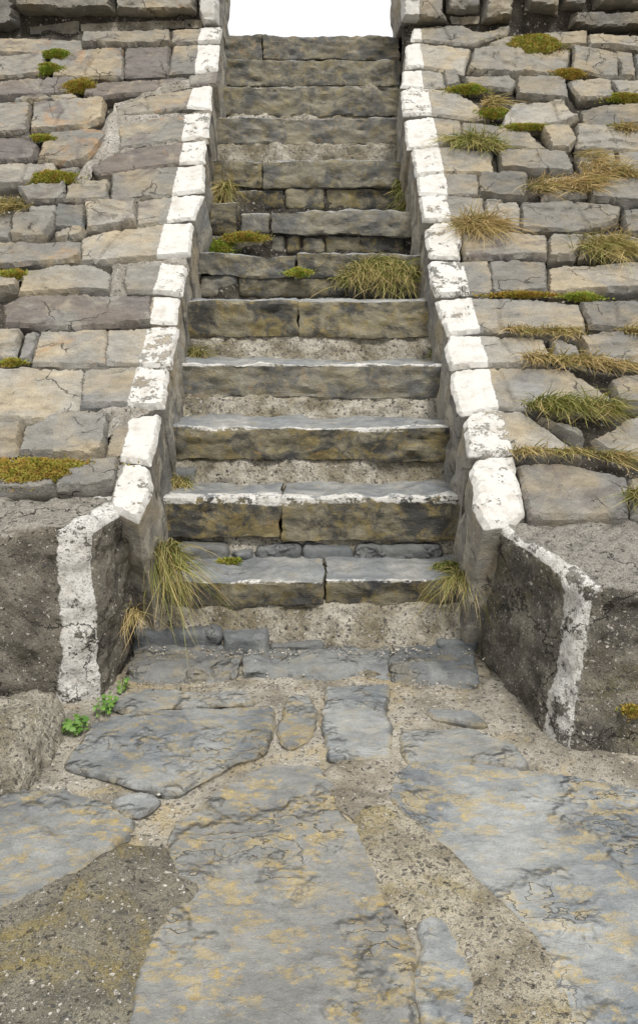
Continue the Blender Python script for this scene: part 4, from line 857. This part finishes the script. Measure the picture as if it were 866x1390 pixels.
def wall(side, stones, label):
    root = empty('revetment_wall', ((-2 if side < 0 else 2), 4.5, 0), label, 'stone wall')
    V, F = backing(side)
    mesh_obj('mortar_bed', V, F, M_BED, root)
    rg = random.Random(11 + side)
    for i, (fl, px, poly) in enumerate(stones):
        P = [(x, float(s_of(y))) for x, y in poly]
        pcx = sum(p[0] for p in P) / len(P); pcs = sum(p[1] for p in P) / len(P)
        P = [(x + .009 * max(-1, min(1, (x - pcx) * 12)), s_ + .004 * max(-1, min(1, (s_ - pcs) * 25))) for x, s_ in P]
        sd = (600 if side < 0 else 800) + i
        w_ = max(p[0] for p in P) - min(p[0] for p in P); hgt = max(p[1] for p in P) - min(p[1] for p in P)
        at = {'rust': (.5 * fl.count('r')) if 'r' in fl else -.45, 'purp': .5 * fl.count('p') - .25 * ('p' not in fl)}
        if side < 0 and poly[0][1] > 5.0 and 'g' not in fl: at['rust'] = max(min(at['rust'], .7), 0.) + .05; at['purp'] += .62
        if side > 0: at['rust'] -= .1
        if 'm' in fl:
            stone('mortar_patch', P, slope_map, M_WHITE, root, res=.016, top=.036, depth=.1, gap=-.006, seed=sd, rough=.016, facet=0, edge=.03, wob=.02); continue
        edge = 'e' in fl
        pf = None
        if px is not None:
            pf = (lambda x, s, px=px: (x - px + .012 * vn(np.stack([x * 0, s, x * 0], 1), 9, 4))) if side < 0 else (lambda x, s, px=px: (px - x + .012 * vn(np.stack([x * 0, s, x * 0], 1), 9, 5)))
        top = rg.uniform(.014, .024) if edge else rg.uniform(.020, .044) - (.012 if 's' in fl else 0)
        stone('edge_stone' if edge else 'stone', P, slope_map, M_WALL, root, res=.013 if hgt < .4 else .016, top=top, depth=.62 if edge else .11, gap=.000 if edge else .001, seed=sd, rough=.004 if edge else .007,
              facet=rg.uniform(.25, .75) * (.5 if edge else 1), terr=0 if edge else rg.choice([0, .006, .010, .014]), tilt=rg.uniform(-.05, .0) if edge else rg.uniform(-.10, .03), edge=.0035, paint=pf, wear=rg.uniform(.5, .82),
              attrs=at, skirt=14 if edge else 3, vcuts=1 if (w_ > .45 and rg.random() < .5) else 0)
    # the courses run on beyond the picture
    s = float(s_of(3.0 if side > 0 else 3.15)); s1 = float(s_of(6.55)); k = 0
    while s < s1 - .1:
        hgt = .2 + .2 * (s - float(s_of(3))) / (s1 - float(s_of(3)))
        Yc = float(np.interp(s + hgt / 2, _ss, _ys))
        a = (930 if side > 0 else -50); x0 = abs((a - 433) / 1120 * (Yc * .974 - (prof(Yc) - EYE) * .226)) + .03
        x1 = x0 + rg.uniform(.45, .7)
        P = [(side * x0, s), (side * x1, s + rg.uniform(-.02, .02)), (side * x1, s + hgt), (side * x0, s + hgt)]
        stone('stone', P, slope_map, M_WALL, root, res=.024, top=.035, depth=.1, seed=950 + k + side * 20, tilt=.1, attrs={'rust': -.3}, gap=.007, edge=.006); k += 1
        s += hgt
    return root
wall(-1, LEFT, 'sloping slate block wall left of the stairs with brown stained stones and white painted edge')
wall(1, RIGHT, 'sloping grey slate block wall right of the stairs, grown with straw grass, white painted edge')

# ================================================================== parapets at the head
def parapet(side, stones, label):
    Yp = 6.72
    root = empty('parapet_wall', (side * 1.8, Yp, 2.2), label, 'parapet wall')
    xi = -.80 if side < 0 else .655; xo = side * 3.3
    x0, x1 = min(xi, xo), max(xi, xo)
    rock('mortar_core', box8(x0, x1, Yp + .03, 7.5, 1.94, 3.87), M_BED, root, res=.05, amp=.012, seed=530 + side)
    rg = random.Random(side + 3)
    for i, (fl, px, poly) in enumerate(stones):
        pf = None
        if px is not None: pf = (lambda x, s, px=px: (x - px)) if side < 0 else (lambda x, s, px=px: (px - x))
        small = 's' in fl
        mat = M_MORTAR if 'm' in fl else M_WALL
        e = 'e' in fl
        stone('edge_stone' if e else 'stone', poly, wall_map(Yp), mat, root, res=.02, top=(-.02 if small else .10 + rg.uniform(0, .04)), depth=.7 if e else .2, gap=.003, seed=540 + i + side * 30,
              rough=.010, facet=.5, terr=.012, edge=.012, paint=pf, wear=.2, attrs={'rust': .4 if 'r' in fl else -.3, 'purp': -.1}, skirt=10 if e else 3)
    # coping
    rock('coping', box8(x0 - (.02 if side > 0 else 0), x1 + (.02 if side < 0 else 0), Yp - .1, 7.5, 3.85, 3.95), M_WALL, root, res=.04, r=.03, amp=.012, seed=560 + side)
    return root
parapet(-1, PAR_L, 'rough stone parapet wall on top of the left sloping wall, left of the stair opening')
parapet(1, PAR_R, 'rough stone parapet wall on top of the right sloping wall, right of the stair opening')
# level ground behind the wall head
up = mesh_obj('upper_ground', [(-300, 7.42, 3.36), (300, 7.42, 3.36), (300, 400, 3.36), (-300, 400, 3.36)], [(0, 1, 2, 3)], M_GROUND, None, {}, origin=np.zeros(3)); tag(up, None, None, None, 'structure')

# ================================================================== concrete blocks at the foot
def seg_d(W, a, b):
    a = np.array(a, float); b = np.array(b, float); k = len(a); ab = b - a
    t = np.clip(((W[:, :k] - a) @ ab) / (ab @ ab), 0, 1)
    return np.linalg.norm(W[:, :k] - (a + ab * t[:, None]), axis=1)
def paint_left(W, nrm):
    stripe = .062 - np.abs(W[:, 0] + .850 + (W[:, 2] - .3) * -.03); stripe = np.where(nrm[:, 1] < -.3, stripe, -.1)
    stripe = np.where((W[:, 2] < .15), stripe + .03 * (1 - W[:, 2] / .15), stripe)
    top = np.where(nrm[:, 2] > .4, .060 - seg_d(W, (-.80, 2.73), (-.73, 3.0)), -.1)
    return np.maximum(stripe, top)
def paint_right(W, nrm):
    corner = seg_d(W, (.784, 2.425, 0), (.835, 2.435, .545))
    c = np.where(nrm[:, 0] < -.3, .105, .035) - corner
    top = np.where(nrm[:, 2] > .4, .055, .02) - seg_d(W, (.835, 2.435, .545), (.615, 2.89, .60))
    return np.maximum(c, top)
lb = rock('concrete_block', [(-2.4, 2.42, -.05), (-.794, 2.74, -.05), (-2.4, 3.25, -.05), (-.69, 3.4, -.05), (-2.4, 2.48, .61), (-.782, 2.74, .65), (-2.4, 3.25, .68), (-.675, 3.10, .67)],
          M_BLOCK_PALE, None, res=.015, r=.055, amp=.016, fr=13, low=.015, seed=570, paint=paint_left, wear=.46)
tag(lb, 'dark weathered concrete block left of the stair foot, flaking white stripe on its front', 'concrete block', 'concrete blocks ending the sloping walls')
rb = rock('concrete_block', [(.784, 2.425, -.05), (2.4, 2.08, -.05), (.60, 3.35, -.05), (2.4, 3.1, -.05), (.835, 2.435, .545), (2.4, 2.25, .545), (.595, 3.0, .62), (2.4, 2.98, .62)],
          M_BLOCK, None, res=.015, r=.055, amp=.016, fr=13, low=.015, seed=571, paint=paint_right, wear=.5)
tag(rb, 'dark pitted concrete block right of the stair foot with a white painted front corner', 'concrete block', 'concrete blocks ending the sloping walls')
bo = rock('boulder', box8(-1.55, -.85, 2.12, 2.62, -.14, .13), M_BOULDER, None, res=.011, r=.2, amp=.022, fr=12, low=.03, seed=580)
tag(bo, 'rounded pebbly concrete boulder at the left edge, in front of the left block', 'boulder')

# ================================================================== plants
def slope_normal(Y):
    d = PB + 2 * PC * Y; L = math.sqrt(1 + d * d); return np.array([0, -d / L, 1 / L]), np.array([0, -1 / L, -d / L])

def blades(rg, base, n, L, rad, green, droop, surf, lean=0., width=.0042, up=.9, spread=.75):
    V = []; F = []; G = []; A = []; R = []
    K = 5
    pts = np.array(base)
    cl = [(rg.uniform(0, max(.001, len(pts) - 1)), rg.gauss(0, .55), rg.uniform(.55, 1.25), rg.gauss(0, .16), rg.uniform(.5, 1.35)) for _ in range(max(4, 3 * len(pts)))]
    for b in range(n):
        ck, cside, clen, cgr, cup = rg.choice(cl)
        k = min(len(pts) - 1.001, max(0, ck + rg.gauss(0, .22))) if len(pts) > 1 else 0
        i = int(k); p = pts[i] + (pts[min(i + 1, len(pts) - 1)] - pts[i]) * (k - i)
        if surf == 'L': nrm, down = slope_normal(p[1])
        else: nrm, down = np.array([0, -.55, .84]), np.array([0, -.35, -.93])
        tx = np.array([1., 0, 0])
        a = rg.uniform(0, 6.283); rr = rad * math.sqrt(rg.uniform(0, 1))
        root = p + tx * math.cos(a) * rr - down * math.sin(a) * rr * .55 + nrm * (.03 if surf == 'L' else .012)
        side = math.cos(a) * rr / rad * .5 + cside + rg.gauss(0, .3)
        spread_ = spread * (.55 if L >= .2 and surf == 'S' else 1)
        d0 = nrm * up * (1.3 if L < .2 else .6) * rg.uniform(.3, 1.3) * cup + tx * rg.gauss(0, .3) + tx * (side * spread_ + lean) + down * rg.uniform(-.25, .8)
        d0 /= np.linalg.norm(d0)
        ln = L * 1.2 * clen * (rg.uniform(.35, 1.12) if rg.random() > .3 else rg.uniform(.15, .4)); w = width * rg.uniform(.6, 1.3) * (.6 + p[1] * .13)
        gr = min(1, max(0, green + .08 + cgr + rg.gauss(0, .25))); vr = rg.random()
        dr = droop * rg.uniform(.5, 1.3); sw = rg.gauss(0, .3)
        wd = np.cross(d0, np.array([rg.gauss(0, .4), -1, rg.gauss(0, .4)])); wd /= max(1e-6, np.linalg.norm(wd))
        s0 = len(V)
        for q in range(K):
            t = q / (K - 1)
            c = root + ln * (d0 * t * (1 - .35 * t * min(1, dr)) + down * dr * .62 * t * t + tx * (sw + lean * .5) * t * t)
            ww = w * (1 - t) ** .7
            if q < K - 1:
                V += [c - wd * ww / 2, c + wd * ww / 2]; G += [gr] * 2; A += [t] * 2; R += [vr] * 2
            else:
                V.append(c); G.append(gr); A.append(t); R.append(vr)
        for q in range(K - 2): F.append((s0 + 2 * q, s0 + 2 * q + 1, s0 + 2 * q + 3, s0 + 2 * q + 2))
        F.append((s0 + 2 * K - 4, s0 + 2 * K - 3, s0 + 2 * K - 2))
    return V, F, {'green': G, 'along': A, 'vary': R}

def moss(rg, base, rx, rz, green, surf):
    """a mound of tiny upright leaves"""
    p = np.array(base[0])
    if surf == 'L': nrm, down = slope_normal(p[1]); p = p + nrm * .018; rx *= 1.1; rz *= 1.2
    else: nrm, down = np.array([0, -.5, .87]), np.array([0, -.87, -.5])
    tx = np.array([1., 0, 0]); V = []; F = []; G = []; A = []; R = []
    rx *= 1.4; rh = min(rz, rx) * .55; nr, ns = 9, 26; seed = rg.randint(0, 99)
    def pt(u, v):
        x, y = math.cos(u) * v, math.sin(u) * v
        q = np.array([[x * 2, y * 2, seed]]); lump = 1 + .35 * float(fbm(q, 1.3, seed, 3)[0])
        h = math.sqrt(max(0, 1 - v * v)) * rh * lump
        ed = 1 + .5 * float(vn(np.array([[math.cos(u), math.sin(u), seed]]), 2.2, seed)[0])
        return p + tx * x * rx * ed - down * y * rz * ed + nrm * (h - .004)
    for j in range(nr + 1):
        for i in range(ns):
            V.append(pt(6.283 * i / ns, 1 - j / nr)); G.append(green); A.append(.25); R.append(.5)
    for j in range(nr):
        for i in range(ns):
            F.append((j * ns + i, j * ns + (i + 1) % ns, (j + 1) * ns + (i + 1) % ns, (j + 1) * ns + i))
    n = int(min(2600, max(160, rx * rz * 420000)))
    for k in range(n):
        u = rg.uniform(0, 6.283); v = math.sqrt(rg.random()) * 1.02 if rg.random() > .14 else 1 + abs(rg.gauss(0, .3))
        c = pt(u, min(.99, v)) + (tx * math.cos(u) * rx - down * math.sin(u) * rz) * max(0, v - .99); d = nrm + tx * math.cos(u) * v * .8 - down * math.sin(u) * v * .8 + np.array([rg.gauss(0, .35), rg.gauss(0, .35), rg.gauss(0, .35)])
        d /= np.linalg.norm(d); w = np.cross(d, np.array([rg.gauss(0, 1), rg.gauss(0, 1), rg.gauss(0, 1)])); w /= max(1e-6, np.linalg.norm(w))
        ln = rg.uniform(.007, .016); ww = rg.uniform(.0025, .0045); s0 = len(V)
        V += [c - w * ww, c + w * ww, c + d * ln * .6 + w * ww * .7, c + d * ln, c + d * ln * .6 - w * ww * .7]
        F.append((s0, s0 + 1, s0 + 2, s0 + 3, s0 + 4)); gg = min(1, max(0, green + rg.gauss(0, .18))); vr = rg.random()
        G += [gg] * 5; A += [.3, .3, .75, 1, .75]; R += [vr] * 5
    return V, F, {'green': G, 'along': A, 'vary': R}

def weed(rg, base, r, n):
    p = np.array(base[0]); V = []; F = []; R = []
    for k in range(n):
        a = rg.uniform(0, 6.283); q = r * math.sqrt(rg.random()); z = rg.uniform(.008, .04)
        c = p + np.array([math.cos(a) * q, math.sin(a) * q * 1.4, z]); s = rg.uniform(.006, .012)
        nz = np.array([rg.gauss(0, .4), rg.gauss(-.25, .4), 1.]); nz /= np.linalg.norm(nz)
        t1 = np.cross(nz, [rg.gauss(0, 1), rg.gauss(0, 1), .1]); t1 /= np.linalg.norm(t1); t2 = np.cross(nz, t1); s0 = len(V); vr = rg.random()
        for i in range(8):
            u = i * .7854; lx = math.cos(u); ly = math.sin(u) * .68
            V.append(c + t1 * lx * s + t2 * ly * s + nz * abs(ly) * s * .3); R.append(vr)
        F.append(tuple(range(s0, s0 + 8)))
        st = p + (c - p) * .55; st[2] = -.01; s1 = len(V); w = t1 * .0012
        V += [st - w, st + w, c + w, c - w]; R += [vr] * 4; F.append((s1, s1 + 1, s1 + 2, s1 + 3))
    return V, F, {'vary': R}

for i, e in enumerate(VEG):
    kind, label, grp, base, surf, n, a, b, c, d = e
    rg = random.Random(1000 + i)
    if kind == 'grass':
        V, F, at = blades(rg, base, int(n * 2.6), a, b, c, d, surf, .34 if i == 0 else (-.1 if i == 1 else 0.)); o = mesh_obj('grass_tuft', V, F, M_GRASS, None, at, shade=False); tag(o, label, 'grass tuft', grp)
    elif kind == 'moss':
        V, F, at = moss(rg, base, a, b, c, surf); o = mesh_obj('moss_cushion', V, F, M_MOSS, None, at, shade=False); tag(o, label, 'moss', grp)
    else:
        V, F, at = weed(rg, base, a, n); o = mesh_obj('leafy_weed', V, F, M_LEAF, None, at, shade=False); tag(o, label, 'weed', grp)

# ================================================================== light, sky, camera
w = bpy.data.worlds.new('World'); sc.world = w; w.use_nodes = True
t = w.node_tree; bg = t.nodes['Background']
sky = t.nodes.new('ShaderNodeTexSky'); sky.sky_type = 'NISHITA'; sky.sun_disc = False
EL, AZ = 55, 162
sky.sun_elevation = math.radians(EL); sky.sun_rotation = math.radians(AZ); sky.dust_density = 3.
# a bright, closed cloud cover over the clear sky
mx = t.nodes.new('ShaderNodeMix'); mx.data_type = 'RGBA'
no = t.nodes.new('ShaderNodeTexNoise'); no.inputs['Scale'].default_value = 2.2; no.inputs['Detail'].default_value = 5
tc = t.nodes.new('ShaderNodeTexCoord'); t.links.new(tc.outputs['Generated'], no.inputs['Vector'])
mr = t.nodes.new('ShaderNodeMapRange'); mr.inputs[1].default_value = .3; mr.inputs[2].default_value = .7; mr.inputs[3].default_value = .82; mr.inputs[4].default_value = .98
t.links.new(no.outputs[0], mr.inputs[0]); t.links.new(mr.outputs[0], mx.inputs[0])
t.links.new(sky.outputs[0], mx.inputs[6]); mx.inputs[7].default_value = (12., 11.9, 11.7, 1)
t.links.new(mx.outputs[2], bg.inputs['Color']); bg.inputs['Strength'].default_value = .1
sun = bpy.data.lights.new('sun', 'SUN'); sun.energy = 3.0; sun.angle = math.radians(12); sun.color = (1, .96, .9)
so = bpy.data.objects.new('sun', sun); COL.objects.link(so)
el, az = math.radians(EL), math.radians(AZ)
sdir = Vector((math.sin(az) * math.cos(el), math.cos(az) * math.cos(el), math.sin(el)))
so.rotation_euler = sdir.to_track_quat('Z', 'Y').to_euler()

cam = bpy.data.cameras.new('camera'); co = bpy.data.objects.new('camera', cam); COL.objects.link(co)
cam.sensor_fit = 'VERTICAL'; cam.sensor_height = 36; cam.lens = 36 * 1120 / 1390; cam.shift_y = -45 / 1390
cam.clip_end = 1500; cam.clip_start = .05
co.location = (0, 0, EYE); co.rotation_euler = (math.radians(90) - math.atan(260 / 1120), 0, 0)
sc.camera = co
sc.view_settings.view_transform = 'Standard'; sc.view_settings.look = 'None'; sc.view_settings.exposure = 0
sc.render.engine = 'CYCLES'
